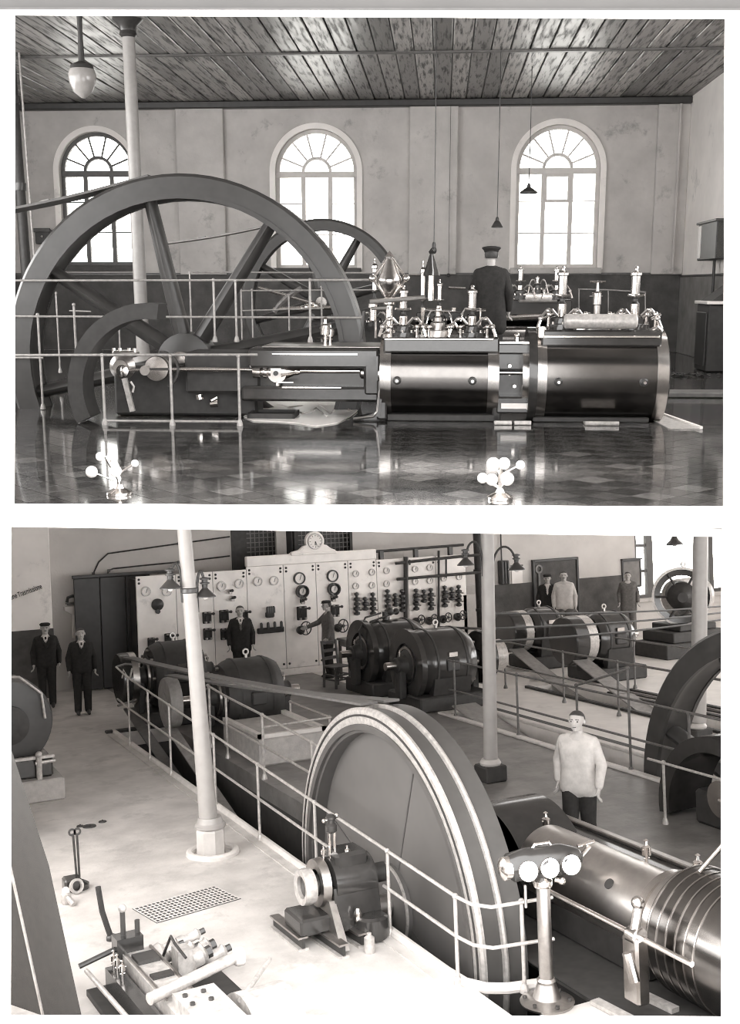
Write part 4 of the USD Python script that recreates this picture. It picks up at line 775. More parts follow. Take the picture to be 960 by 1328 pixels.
wlw = thing(W, 'wall_left', 'left-hand wall of the lower hall with its row of window openings', kind='structure')
part(wlw, 'masonry', extr(sbox(7.0, -.2, YW + .4, 5.5).difference(unary_union([sbox(a, 1.3, a + 3.0, 4.2) for a in (7.6, 10.6)])), .3, 'yz', -.95), 'plaster_pale', smooth=False)
part(wlw, 'cross_wall', bx(-.7, 1.75, 13.6, 13.9, 0, 4.3, .02), 'plaster_pale', smooth=False)  # unseen wall added to shade the floor at the back left
wrw = thing(W, 'wall_right', 'far right wall of the lower hall with its window openings', kind='structure')
part(wrw, 'masonry', extr(sbox(-2, -.2, YW + .4, 6.4).difference(unary_union([sbox(a, 1.3, a + 3.0, 4.6) for a in (9.0, 13.0, 17.0)])), .3, 'yz', 26.2), 'plaster_pale', smooth=False)
cew = thing(T, 'ceiling', 'underside of the sloping slab between the two halls', kind='structure')
part(cew, 'slab', bx(-16, 30.0, 7.75, 36, -.12, -.05), 'plaster_pale', smooth=False)
# tall window on the right of the back wall
wi = thing(W, 'window_4', 'tall bright window with dark side frame at the right end of the lower hall', kind='structure')
part(wi, 'window_frame', extr(wo.difference(unary_union([sbox(20.62, .95, 20.98, 4.5), sbox(21.2, .95, 23.3, 4.5), sbox(23.45, .95, 24.3, 4.5)])), .12, 'xz', YW + .02), 'window_frame_dark', smooth=False)
for z in (1.62, 2.35, 3.1): part(wi, 'glazing_bar', bx(20.6, 21.0, YW + .04, YW + .1, z - .04, z + .04), 'window_frame_dark', smooth=False)
part(wi, 'glazing_bar', bx(21.2, 23.3, YW + .04, YW + .1, 2.85, 2.93), 'window_frame_dark', smooth=False)
for a, b in ((20.62, 20.98), (21.2, 23.3), (23.45, 24.3)): part(wi, 'pane', bx(a, b, YW + .07, YW + .078, .95, 4.5), 'pane', smooth=False)
part(wi, 'sill', bx(20.45, 24.5, YW - .15, YW + .1, .76, .86, .01), 'plaster', smooth=False)
# latticed opening above the switchboard
wi = thing(W, 'window_5', 'dark lattice-glazed opening high above the middle of the switchboard', kind='structure')
part(wi, 'window_frame', extr(wg.difference(unary_union([sbox(8.98, 2.3, 9.75, 4.2), sbox(9.95, 2.3, 10.2, 4.2), sbox(10.3, 2.3, 11.68, 4.2)])), .12, 'xz', YW - .02), 'iron_matt', smooth=False)
part(wi, 'mullion', bx(9.72, 9.98, YW - .05, YW + .05, 2.2, 4.3, .01), 'plaster', smooth=False)
part(wi, 'backing', bx(8.6, 11.75, YW + .25, YW + .3, 2.2, 4.3), 'black', smooth=False)
for a, b in ((8.98, 9.75), (10.3, 11.68)):
    for x in np.arange(a, b, .11): part(wi, 'lattice_bar', bx(x, x + .018, YW + .03, YW + .05, 2.3, 4.2), 'rail_dark', smooth=False)
    for z in np.arange(2.35, 4.2, .11): part(wi, 'lattice_bar', bx(a, b, YW + .028, YW + .052, z, z + .018), 'rail_dark', smooth=False)

# ================================================================== LOWER HALL: objects
a, b = W.Y(91, 746, 24.9), W.Y(184, 740, 24.9)
t = thing(W, 'dark_screen', 'tall dark panel screen standing left of the switchboard', 'screen', (0, 24.6, 0))
for k in range(3):
    u0, u1 = a[0] + (b[0] - a[0] + .1) * k / 3, a[0] + (b[0] - a[0] + .1) * (k + 1) / 3; part(t, 'panel', bx(u0 + .005, u1 - .005, -.03, .03, .02, 2.46, .012), 'black', smooth=False)
part(t, 'top_rail', bx(a[0] - .02, W.Y(222, 738, 24.6)[0], -.05, .05, 2.46, 2.53, .01), 'black', smooth=False)
p = W.Y(95, 779, 24.9); q0, q1 = W.Y(97, 790, 24.9), W.Y(101, 828, 24.9)
t = thing(W, 'wall_bracket', 'curved dark bracket high on the wall in the recess left of the screen', 'bracket', (p[0], YW - .02, p[2])); part(t, 'loop', tube([(-.12, -.1, -.03), (-.1, -.12, .07), (0, -.12, .10), (.14, -.12, .06), (.16, -.1, -.05)], .035, 8), 'black'); part(t, 'shelf', bx(-.14, .18, -.2, 0, -.09, -.05, .01), 'iron', smooth=False)
t = thing(W, 'white_duct', 'narrow white upright duct with a bent top in the recess', 'duct', (q1[0], YW - .05, 0)); part(t, 'shaft', bx(-.09, .13, -.1, .04, q1[2], q0[2] - .1, .01), 'enamel', smooth=False); part(t, 'elbow', hull([(x, y, q0[2] + z) for y in (-.1, .04) for x, z in ((.13, -.12), (.13, .06), (-.25, .06), (-.25, -.02), (-.09, -.12))]), 'enamel', smooth=False)
def wires(name, pts, label, r=.018, Y=YW - .03, m='black'):
    P = [W.Y(x, y, Y) for x, y in pts]; t = thing(W, name, label, 'conduit', P[0]); part(t, 'conduit', tube([p - P[0] for p in P], r, 7), m)
    for k in (1, len(P) - 2): part(t, 'clip', bx(*sum(([c - .03, c + .03] for c in (P[k] - P[0])), [])), 'iron', smooth=False)
wires('wall_conduit', [(118, 756), (121, 744), (128, 729), (140, 718), (150, 716.5), (190, 711), (232, 705), (298, 696)], 'upper dark conduit curving up the wall above the dark screen')
wires('wall_conduit', [(138, 748), (141, 740), (147, 737.5), (190, 733), (232, 729), (298, 721)], 'lower dark conduit running along the wall above the dark screen')
t = thing(W, 'wall_lettering', 'slanted band of faded dark writing on the pale wall pier at the far left', 'sign', W.Y(14, 778, 24.27))
a, b = W.Y(14, 778, 24.27), W.Y(55, 763, 24.27); ang = math.atan2(b[2] - a[2], b[0] - a[0])
tm = meshkit.text_mesh('one Trasmissione', .10, .004, True); v, f = np.array(tm.vertices), np.array(tm.faces); v[:, 0] *= .55 * np.linalg.norm(b - a) / max(.01, v[:, 0].max()) / .55
v = np.stack([v[:, 0] * math.cos(ang) - v[:, 1] * math.sin(ang), -v[:, 2], v[:, 0] * math.sin(ang) + v[:, 1] * math.cos(ang)], 1); part(t, 'letters', (v, f), 'dado', smooth=False)

# ------------------------------------------------------------------ switchboard
YS = 23.8
def sx(x, y=780): return W.Y(x, y, YS)[0]
def sp(x, y): return W.Y(x, y, YS)
SB = thing(W, 'switchboard', 'long white marble switchboard with gauges, switches and handwheels across the back of the lower hall', 'switchboard')
secs = [(177, 229, 2.47), (229, 277, 2.47), (277, 321, 2.47), (321, 369, 2.52), (369, 411, 2.52), (411, 453, 2.52), (453, 490, 2.52), (490, 530, 2.50), (530, 567, 2.50), (567, 606, 2.50)]
for a, b, zt in secs:
    xa, xb = sx(a), sx(b); k = part(SB, 'panel', bx(xa + .006, xb - .006, YS, YS + .05, .16, zt, .006), 'marble', smooth=False)
    part(k, 'bolt', J(*[lathe([(.028, 0), (.022, .02), (0, .028)], (u, YS, z), (0, -1, 0), 8) for u in (xa + .07, xb - .07) for z in (zt - .07, zt - .15, .26)]), 'black')
    part(k, 'skirting', bx(xa, xb, YS - .02, YS + .05, 0, .15, .006), 'marble', smooth=False)
    part(k, 'joint', bx(xb - .008, xb + .008, YS + .01, YS + .04, .02, zt), 'rail_dark', smooth=False)
part(SB, 'cornice', bx(sx(321), sx(490), YS - .03, YS + .1, 2.52, 2.76, .02), 'marble', 'white header slab', smooth=False)
part(SB, 'back_frame', J(*[bx(sx(q) - .04, sx(q) + .04, YS + .05, YS + .5, 0, 2.4) for q in (179, 277, 369, 453, 530, 604)]), 'iron_matt', smooth=False)
# clock pediment
cp = sp(408, 702)
arcs = [(cp[0] + .23 * math.cos(q), cp[2] + .23 * math.sin(q)) for q in np.linspace(-.35, math.pi + .35, 24)]
ped = Polygon([(sx(437), 2.75), (sx(437), 2.80), (cp[0] + .40, 2.84), (cp[0] + .29, cp[2] - .10)] + arcs + [(cp[0] - .29, cp[2] - .10), (cp[0] - .40, 2.84), (sx(380), 2.80), (sx(380), 2.75)])
t = thing(W, 'clock', 'white clock in a curved marble pediment on top of the switchboard', 'clock'); part(t, 'pediment', extr(ped.buffer(0), .1, 'xz', YS - .03), 'marble')
part(t, 'dial', lathe([(.165, 0), (.165, .02), (0, .022)], (cp[0], YS - .03, cp[2]), (0, -1, 0), 32), 'enamel'); part(t, 'dial_rim', loop([(.155, 0), (.19, 0), (.18, .035), (.16, .035)], (cp[0], YS - .03, cp[2]), (0, -1, 0), 32), 'rail'); 
part(t, 'hour_mark', J(*[bar((cp[0] + .12 * math.sin(q), YS - .055, cp[2] + .12 * math.cos(q)), (cp[0] + .145 * math.sin(q), YS - .055, cp[2] + .145 * math.cos(q)), .012, .006, (0, 1, 0)) for q in np.arange(12) * math.pi / 6]), 'black', smooth=False)
for L, q, w_ in ((.10, math.radians(160), .014), (.085, math.radians(185), .018)): part(t, 'hand', bar((cp[0], YS - .058, cp[2]), (cp[0] + L * math.sin(q), YS - .058, cp[2] + L * math.cos(q)), w_, .005, (0, 1, 0)), 'black', smooth=False)
part(t, 'plinth', bx(sx(379), sx(438), YS - .06, YS + .1, 2.72, 2.78, .01), 'marble', smooth=False)
PX = 29.0 / 1450                                 # metres per pixel at the switchboard
def gauge(x, y, r, dark=False, face='enamel'):
    p = sp(x, y); k = part(SB, 'gauge', lathe([(r * .86, 0), (r * .86, .03), (0, .032)], p, (0, -1, 0), 20), face)
    part(k, 'bezel', loop([(r * .84, 0), (r * 1.08, 0), (r * 1.05, .05), (r * .84, .05)], p, (0, -1, 0), 22), 'black' if dark else 'rail')
    part(k, 'needle', bar(p + [0, -.036, -r * .3], p + [r * .3, -.036, r * .6], .012, .004, (0, 1, 0)), 'black', smooth=False)
for x, y in ((189, 767), (216, 767), (287, 760), (310, 757), (334, 754), (355, 753)): gauge(x, y, .10)
for x, y in ((388, 750), (431, 747)): gauge(x, y, .135, True)
for x, y in ((391, 767), (432, 764)):
    p = sp(x, y); gauge(x + 1, y, .10, True); part(SB, 'gauge_hood', loop([(.12, 0), (.15, 0), (.15, .12), (.13, .12)], p, (0, -1, 0), 20), 'black')
for x, y in ((461, 744), (482, 742), (501, 740), (461, 760), (482, 759), (501, 757), (538, 738), (557, 736), (538, 754), (557, 753), (575, 750), (595, 748)): gauge(x, y, .075)
p = sp(204, 784); part(SB, 'signal_disc', J(lathe([(.13, 0), (.13, .05), (.05, .08)], p, (0, -1, 0), 24), lathe([(.05, 0), (.05, .06)], p - [0, 0, .15], (0, -1, 0), 12)), 'black')
for x, y, w, hh in ((350, 817, 32, 9), (349, 797, 10, 9)):
    p = sp(x, y); W2 = w * PX / 2; k = part(SB, 'fuse_rack', bx(p[0] - W2, p[0] + W2, YS - .10, YS, p[2] - hh * PX / 2 * .7, p[2] + hh * PX / 2 * .7, .02), 'black', smooth=False)
    part(k, 'fuse', J(*[lathe([(.035, 0), (.035, .12), (.02, .15)], (p[0] + (i + .5) / 4 * 2 * W2 - W2 * 1.0, YS - .12, p[2] + hh * PX * .25), (0, 0, 1), 8) for i in range(4)]), 'black')
def knife(x, y, s=1.):
    """Knife switch: slate block, jaws, blade with handle."""
    p = sp(x, y); r = .09 * s; k = part(SB, 'switch', bx(p[0] - r, p[0] + r, YS - .06, YS, p[2] - r * 1.3, p[2] + r * 1.3, .015), 'black', smooth=False)
    part(k, 'jaw', J(*[bx(p[0] + i * r * .5 - .02, p[0] + i * r * .5 + .02, YS - .13, YS - .05, p[2] + j * r - .025, p[2] + j * r + .025, .005) for i in (-1, 1) for j in (-1, 1)]), 'steel_dull', smooth=False)
    part(k, 'blade', J(bar((p[0] - r * .5, YS - .10, p[2] - r), (p[0] - r * .5, YS - .13, p[2] + r), .02, .03), bar((p[0] + r * .5, YS - .10, p[2] - r), (p[0] + r * .5, YS - .13, p[2] + r), .02, .03), rod((p[0] - r * 1.1, YS - .14, p[2] + r * .9), (p[0] + r * 1.1, YS - .14, p[2] + r * .9), .022, 8), ball((p[0] + r * 1.2, YS - .14, p[2] + r * .9), .035, 8)), 'black')
for x, y, s in ((196, 833, .9), (220, 830, 1.3), (268, 801, 1.1), (290, 799, 1.2), (269, 822, 1.1), (291, 822, 1.1), (316, 798, 1.), (391, 795, 1.35), (434, 792, 1.2), (391, 779, .5), (431, 776, .5), (297, 767, .3), (300, 776, .35)): knife(x, y, s)
def stack(x, y, s=1.):
    p = sp(x, y); k = part(SB, 'insulator', lathe([(.03, -.14), (.075, -.12), (.075, -.07), (.035, -.05), (.035, -.02), (.08, 0), (.08, .05), (.03, .07), (.03, .10), (.06, .12), (.055, .17), (0, .19)], p + [0, -.08, 0], (0, 0, 1), 10), 'black'); part(k, 'arm', J(rod(p + [0, -.08, 0], p + [.1, -.14, -.02], .02, 6), rod(p, p + [0, -.1, 0], .03, 6)), 'steel_dull')
for x, y in ((461, 778), (461, 790), (472, 784), (482, 778), (482, 790), (501, 774), (501, 787), (511, 779), (520, 774), (520, 786), (538, 773), (538, 784), (548, 774), (557, 772), (557, 784), (575, 769), (575, 780), (584, 771), (593, 768), (593, 779)): stack(x, y)
def hwheel(x, y, r, dark=True):
    p = sp(x, y); k = part(SB, 'rheostat', lathe([(.04, 0), (.09, .02), (.10, .1), (.05, .13), (.03, .2)], p + [-.05, 0, -.03], (0, -1, 0), 16), 'black'); part(k, 'handwheel', wheel_hand(p + [.03, -.2, .02], (.25, -1, .0), r, 5, .014), 'black' if dark else 'rail_dark')
for x, y, r in ((391, 815, .15), (439, 812, .15), (463, 813, .14), (487, 808, .12), (540, 804, .11), (557, 803, .11), (575, 801, .11), (594, 798, .11)): hwheel(x, y, r)
for a, b, c, d in ((510, 730.5, 560, 725), (560, 725, 630, 718), (512, 751, 630, 741)): part(SB, 'busbar', rod(sp(a, b) + [0, -.12, 0], sp(c, d) + [0, -.12, 0], .035, 8), 'iron_matt')
for x, y0, y1, r in ((524, 722, 812, .06), (566.5, 714, 812, .03), (576, 724, 749, .025)): part(SB, 'post', rod(sp(x, y0) + [0, -.1, 0], sp(x, y1) + [0, -.1, 0], r, 8), 'iron_matt')
part(SB, 'busbar', rod(sp(560, 812) + [0, -.3, 0], sp(640, 815) + [0, -.3, 0], .03, 8), 'iron_matt')
part(SB, 'end_panel', bx(sx(601), sx(617), YS, YS + .06, 0, 1.5, .01), 'plaster', 'low grey end panel', smooth=False)
t = thing(W, 'top_gallery', 'dark pipe lying along the top of the right-hand switchboard panels', 'pipe'); part(t, 'pipe', rod(sp(490, 721) + [0, .14, .10], sp(605, 712) + [0, .14, .10], .035), 'iron_matt'); part(t, 'clamp', J(*[bx(sx(q) - .05, sx(q) + .05, YS + .09, YS + .19, 2.42, 2.70) for q in (500, 545, 590)]), 'iron', smooth=False)

# ------------------------------------------------------------------ wall things on the right
def wp(x, y): return W.Y(x, y, YW)
a, b = wp(690, 728), wp(747, 722)
t = thing(W, 'tool_board', 'large dark framed tool board on the right back wall behind the two men', 'board', (0, YW, 0))
part(t, 'board', bx(a[0], b[0], -.05, -.01, .15, 2.12, .005), 'dado', smooth=False)
for q in ((a[0] - .03, a[0] + .04, .1, 2.16), (b[0] - .04, b[0] + .03, .1, 2.16), (a[0], b[0], 2.09, 2.16)): part(t, 'frame', bx(q[0], q[1], -.09, 0, q[2], q[3], .01), 'black', smooth=False)
p = wp(697, 738); t = thing(W, 'spanner', 'ring-headed spanner hanging on the dark tool board', 'spanner', (p[0], YW - .07, p[2])); part(t, 'ring', loop([(.07, -.01), (.12, -.01), (.12, .02), (.07, .02)], (0, 0, 0), (0, -1, 0), 18), 'rail_dark'); part(t, 'shank', bx(-.035, .035, -.02, .01, -.55, -.11, .008), 'rail_dark', smooth=False)
a, b = wp(807, 729), wp(829, 747)
t = thing(W, 'wall_notice', 'small dark framed notice on the right back wall above the distant man', 'notice', (0, YW, 0)); part(t, 'sheet', bx(a[0], b[0], -.04, 0, b[2] - .25, a[2], .004), 'dado_pale', smooth=False); part(t, 'frame', extr(sbox(a[0] - .04, b[2] - .3, b[0] + .04, a[2] + .04).difference(sbox(a[0], b[2] - .25, b[0], a[2])), .06, 'xz', -.06), 'black', smooth=False); part(t, 'top_ledge', bx(a[0] - .06, b[0] + .06, -.1, 0, a[2] + .04, a[2] + .09, .01), 'black', smooth=False)
a, b = wp(645, 727), wp(657, 757)
t = thing(W, 'switch_box', 'dark ribbed switch box fixed to the wall right of the near column', 'box', (0, YW, 0)); part(t, 'body', bx(a[0], b[0], -.18, 0, b[2], a[2], .02), 'black', smooth=False)
for k in range(3): u = a[0] + (b[0] - a[0]) * (k + .5) / 3; part(t, 'rib', bx(u - .03, u + .02, -.21, -.17, b[2] + .03, a[2] - .03, .008), 'iron', smooth=False)
part(t, 'conduit', rod((a[0] + .1, -.06, a[2]), (a[0] + .1, -.06, a[2] + 1.4), .02), 'black')
a, b = wp(663, 735), wp(678, 757)
t = thing(W, 'white_notice', 'pale sheet pinned to the wall under the right gooseneck lamp', 'notice', (0, YW, 0)); part(t, 'sheet', bx(a[0], b[0], -.02, -.008, b[2], a[2]), 'enamel', smooth=False); part(t, 'batten', bx(a[0] - .02, b[0] + .02, -.03, 0, a[2], a[2] + .04, .005), 'wood_dark', smooth=False)
p = W.Y(621, 700, 24.4); t = thing(W, 'rising_main', 'thick dark pipe rising behind the right column', 'pipe', (p[0], 24.4, 0)); part(t, 'pipe', rod((0, 0, 0), (-.05, 0, 4.2), .115, 14), 'iron_matt')
for z in (1.0, 2.0, 3.0): part(t, 'flange', lathe([(.17, 0), (.17, .06)], (0, 0, z), n=14), 'iron')
# steep pendant in the window, and thin hanging lines
p = W.Y(875, 702, 20.0); t = thing(W, 'pendant_lamp', 'bell-shaped lamp hanging in front of the tall bright window', 'lamp', (p[0], 20, p[2])); part(t, 'lamp_shade', lathe([(.03, .28), (.05, .12), (.09, .04), (.19, -.06), (.19, -.08), (.06, .0)], n=20), 'iron'); part(t, 'rod', rod((0, 0, .2), (0, 0, 7.1 - p[2]), .014, 6), 'black'); part(t, 'bulb', ball((0, 0, -.06), .06), 'glass')

# ------------------------------------------------------------------ columns with gooseneck lamps
def column_w(foot, topx, topy, label, r0, r1, kind):
    ft = np.array([foot[0], foot[1], 0]); tp = W.Y(topx, topy, foot[1]); d = (tp - ft) / tp[2]; H = 3.74 if foot[0] < 6 else 3.95
    t = thing(W, 'iron_column', label, 'column', ft); D = lambda z: np.array([d[0] * z, 0, z])
    part(t, 'shaft', tube([D(.3), D(1.6), D(H)], [r0, (r0 + r1) / 2, r1], 22), 'column_pale')
    if kind == 'oct':
        part(t, 'plinth', lathe([(.165, -.02), (.165, .27), (.15, .30)], n=8), 'column_paint', 'octagonal grey plinth', smooth=False); part(t, 'moulding', lathe([(.15, .29), (.175, .31), (.175, .34), (.15, .36), (.13, .42)], n=22), 'column_pale')
        part(t, 'ring_kerb', loop([(.22, -.01), (.30, -.01), (.30, .035), (.28, .05), (.24, .05), (.22, .035)], (.02, -.0, 0), (0, 0, 1), 36), 'kerb', 'low ring kerb round the plinth')
    else:
        part(t, 'plinth', bx(-.17, .17, -.17, .17, 0, .22, .02), 'iron_matt', 'dark square plinth', smooth=False); part(t, 'moulding', lathe([(.14, .22), (.15, .25), (.12, .30)], n=18), 'column_paint')
    return t, ft, D
def gooseneck(foot, D, x, y, Y, label, side, apex):
    p = W.Y(x, y, Y); base = foot + D(p[2] - .10); t = thing(W, 'gooseneck_lamp', label, 'lamp', base); e = p - base
    A = math.pi; n = 14; pts = [np.array([side * .085, 0, -.12]), np.array([side * .085, 0, 0])]
    cx = (e[0] + side * .05) / 2; rx = abs(e[0] - side * .085) / 2
    for q in np.linspace(0, A, n): pts.append(np.array([side * .085 + side * rx * (1 - math.cos(q)), e[1] * q / A, .08 + apex * math.sin(q)]))
    pts.append(np.array([e[0], e[1], e[2] + .02])); part(t, 'arm', tube(pts, .016, 8), 'black')
    part(t, 'lamp_shade', lathe([(.025, .10), (.03, .05), (.045, .03), (.12, -.045), (.12, -.055), (.05, .0)], e, n=22), 'iron'); part(t, 'lamp_holder', lathe([(.03, .05), (.035, .09), (.055, .095), (.055, .11), (.035, .115), (.035, .14), (.055, .145), (.055, .16), (.02, .17)], e, n=14), 'black')
    part(t, 'bulb', ball(e - [0, 0, .045], .04, 10), 'globe')
fL = W.Z(274, 1107)
cL, f0, DL = column_w((fL[0], fL[1]), 240, 700, 'tall pale column with octagonal plinth standing in the left foreground', .105, .078, 'oct')
part(cL, 'collar', lathe([(.085, 0), (.1, .01), (.1, .05), (.085, .06)], DL(2.95), n=20), 'iron')
gooseneck(f0, DL, 266, 768, fL[1], 'right-hand gooseneck lamp of the left foreground column', 1, .26); gooseneck(f0, DL, 221, 757, fL[1], 'left-hand gooseneck lamp of the left foreground column', -1, .24)
fR = W.Z(637, 1012)
cR, f1, DR = column_w((fR[0], fR[1]), 632, 690, 'tall pale column on a dark square plinth behind the big belt wheel', .098, .09, 'sq')
gooseneck(f1, DR, 670, 734, fR[1], 'right-hand gooseneck lamp of the column behind the belt wheel', 1, .30); gooseneck(f1, DR, 604, 728, fR[1], 'left-hand gooseneck lamp of the column behind the belt wheel', -1, .28)
fF = W.Z(905, 962)
cF, f2, DF = column_w((fF[0], fF[1]), 909, 700, 'pale column at the right edge behind the spoked wheel', .125, .11, 'sq')
t = thing(W, 'lamp_hook', 'thin curved lamp arm on the right edge column', 'lamp', f2 + DF(3.3)); part(t, 'arm', tube([(.1, 0, -.1), (.14, 0, .1), (.3, 0, .22), (.45, 0, .1), (.47, 0, -.02)], .014, 7), 'black'); part(t, 'lamp_shade', lathe([(.03, .08), (.04, .03), (.12, -.04), (.12, -.05), (.05, 0)], (.47, 0, -.05), n=18), 'iron')
# ------------------------------------------------------------------ the big belt wheel and its pit
WY, WZ, WR = 9.75, -.05, 1.92
X0, X1 = 4.70, 5.15
t = thing(W, 'belt_wheel', 'big grey disc-filled belt wheel with two flat treads in the railed pit', 'flywheel', (0, WY, WZ))
ax = (1, 0, 0)
def rg(pr, n=96): return loop(pr, (0, 0, 0), ax, n)
part(t, 'tread', rg([(WR - .13, X0 + .02), (WR - .005, X0 + .03), (WR - .02, 4.90), (WR - .13, 4.90)]), 'wheel_paint', 'flat outer belt tread'); part(t, 'tread', rg([(WR - .13, 4.95), (WR - .02, 4.95), (WR - .005, X1 - .01), (WR - .13, X1)]), 'wheel_paint', 'flat inner belt tread')
part(t, 'middle_ridge', rg([(WR - .1, 4.895), (WR + .012, 4.905), (WR + .02, 4.925), (WR + .012, 4.945), (WR - .1, 4.955)]), 'rail', 'pale ridge between the treads')
part(t, 'side_flange', rg([(WR - .16, X0), (WR - .01, X0 - .01), (WR + .012, X0 + .01), (WR + .012, X0 + .035), (WR - .16, X0 + .05)]), 'rail', 'pale outer rim face')
part(t, 'rim_groove', rg([(WR - .075, X0 - .016), (WR - .055, X0 - .016), (WR - .055, X0 + .01), (WR - .075, X0 + .01)]), 'iron_matt')
part(t, 'inner_lip', rg([(WR - .21, X0 - .015), (WR - .15, X0 - .02), (WR - .15, X0 + .06), (WR - .21, X0 + .06)]), 'wheel_paint')
part(t, 'inner_band', rg([(WR - .24, X0 + .03), (WR - .20, X0 + .02), (WR - .20, X1 - .02), (WR - .24, X1 - .03)]), 'wheel_paint')
part(t, 'web', lathe([(.2, 4.86), (WR - .14, 4.87), (WR - .14, 4.93), (.2, 4.94)], (0, 0, 0), ax, 72), 'wheel_web', 'smooth grey disc standing in for the blurred spokes')  # plain disc in place of the spinning spokes
part(t, 'web_seam', J(*[bar((4.862, .34 * math.cos(q), .34 * math.sin(q)), (4.862, (WR - .26) * math.cos(q), (WR - .26) * math.sin(q)), .02, .008, (1, 0, 0)) for q in np.arange(4) * math.pi / 2 + .35]), 'wheel_paint', smooth=False)
part(t, 'hub', lathe([(.36, 4.80), (.40, 4.82), (.40, 4.98), (.3, 5.0)], (0, 0, 0), ax, 36), 'wheel_web'); part(t, 'hub_ring', rg([(.385, 4.795), (.41, 4.795), (.41, 4.815), (.385, 4.815)], 40), 'rail'); part(t, 'shaft', rod((4.56, 0, 0), (5.6, 0, 0), .12, 20), 'steel_dull')
t = thing(W, 'pit_kerb', 'pale rounded kerb running along the left edge of the wheel pit', 'kerb')
part(t, 'kerb_tube', tube([(4.45, 19.7, .02), (4.45, 8.0, .02), (4.47, 7.72, .02), (4.56, 7.56, .02), (4.70, 7.47, .02), (5.0, 7.40, .02)], .045, 10), 'kerb'); part(t, 'edge_strip', bx(4.30, 4.42, 7.6, 19.8, .0, .012), 'concrete', smooth=False)
part(t, 'end_plate', bx(4.3, 5.5, 19.6, 19.75, 0, .05, .01), 'iron_matt', smooth=False)
def zr_(y): return .72 + (y - 7.8) / 10.7 * .42
ys = [7.76, 8.95, 10.6, 12.28, 13.9, 15.97, 17.15, 18.41]
XRl = 4.42
top = [(XRl, 19.2, zr_(19.2) + .05)] + [(XRl, y, zr_(y)) for y in reversed(ys)] + [(XRl + .03, 7.55, .71), (XRl + .13, 7.42, .71), (XRl + .38, 7.36, .72), (XRl + .62, 7.30, .73)]
mid = [(p[0], p[1], p[2] * .55) for p in top]
railing(W, 'pit_railing', 'long pale two-rail pipe railing along the left side of the wheel pit', [(XRl, y, 0) for y in ys] + [(4.80, 7.38, 0)], [zr_(y) for y in ys] + [.72], [top, [p for p in mid if p[1] > 10.0] + [(XRl, 9.8, zr_(9.8) * .55)], [(XRl, 9.05, zr_(9.05) * .55)] + [p for p in mid if p[1] < 9.0]], .017, 'rail')
t = thing(W, 'rail_end', 'scrolled dark bar closing the far end of the long railing', 'bar', (4.42, 19.2, 0)); part(t, 'bar', tube([(0, 0, 1.22), (.18, .1, 1.24), (.3, .12, 1.22)], .02), 'rail_dark'); part(t, 'scroll', tube([(.12, .1, 1.0), (.15, .1, 1.15), (.2, .1, 1.03), (.26, .1, 1.0), (.3, .1, 1.16)], .016), 'rail'); part(t, 'strut', rod((.0, 0, .55), (.35, .1, .60), .02), 'rail_dark')
# right side railing of the pit, by the motors
railing(W, 'pit_railing', 'short pale pipe railing on the far side of the wheel pit beside the dynamo plinth', [(5.52, 17.5, 0), (5.5, 16.6, 0), (5.5, 15.0, 0), (5.5, 13.2, 0)], [.98, .95, .92, .85], [[(5.52, 17.6, 1.0), (5.5, 16.6, .96), (5.5, 15, .92), (5.5, 12.6, .82)], [(5.52, 17.6, .52), (5.5, 12.6, .42)]], .02, 'rail')

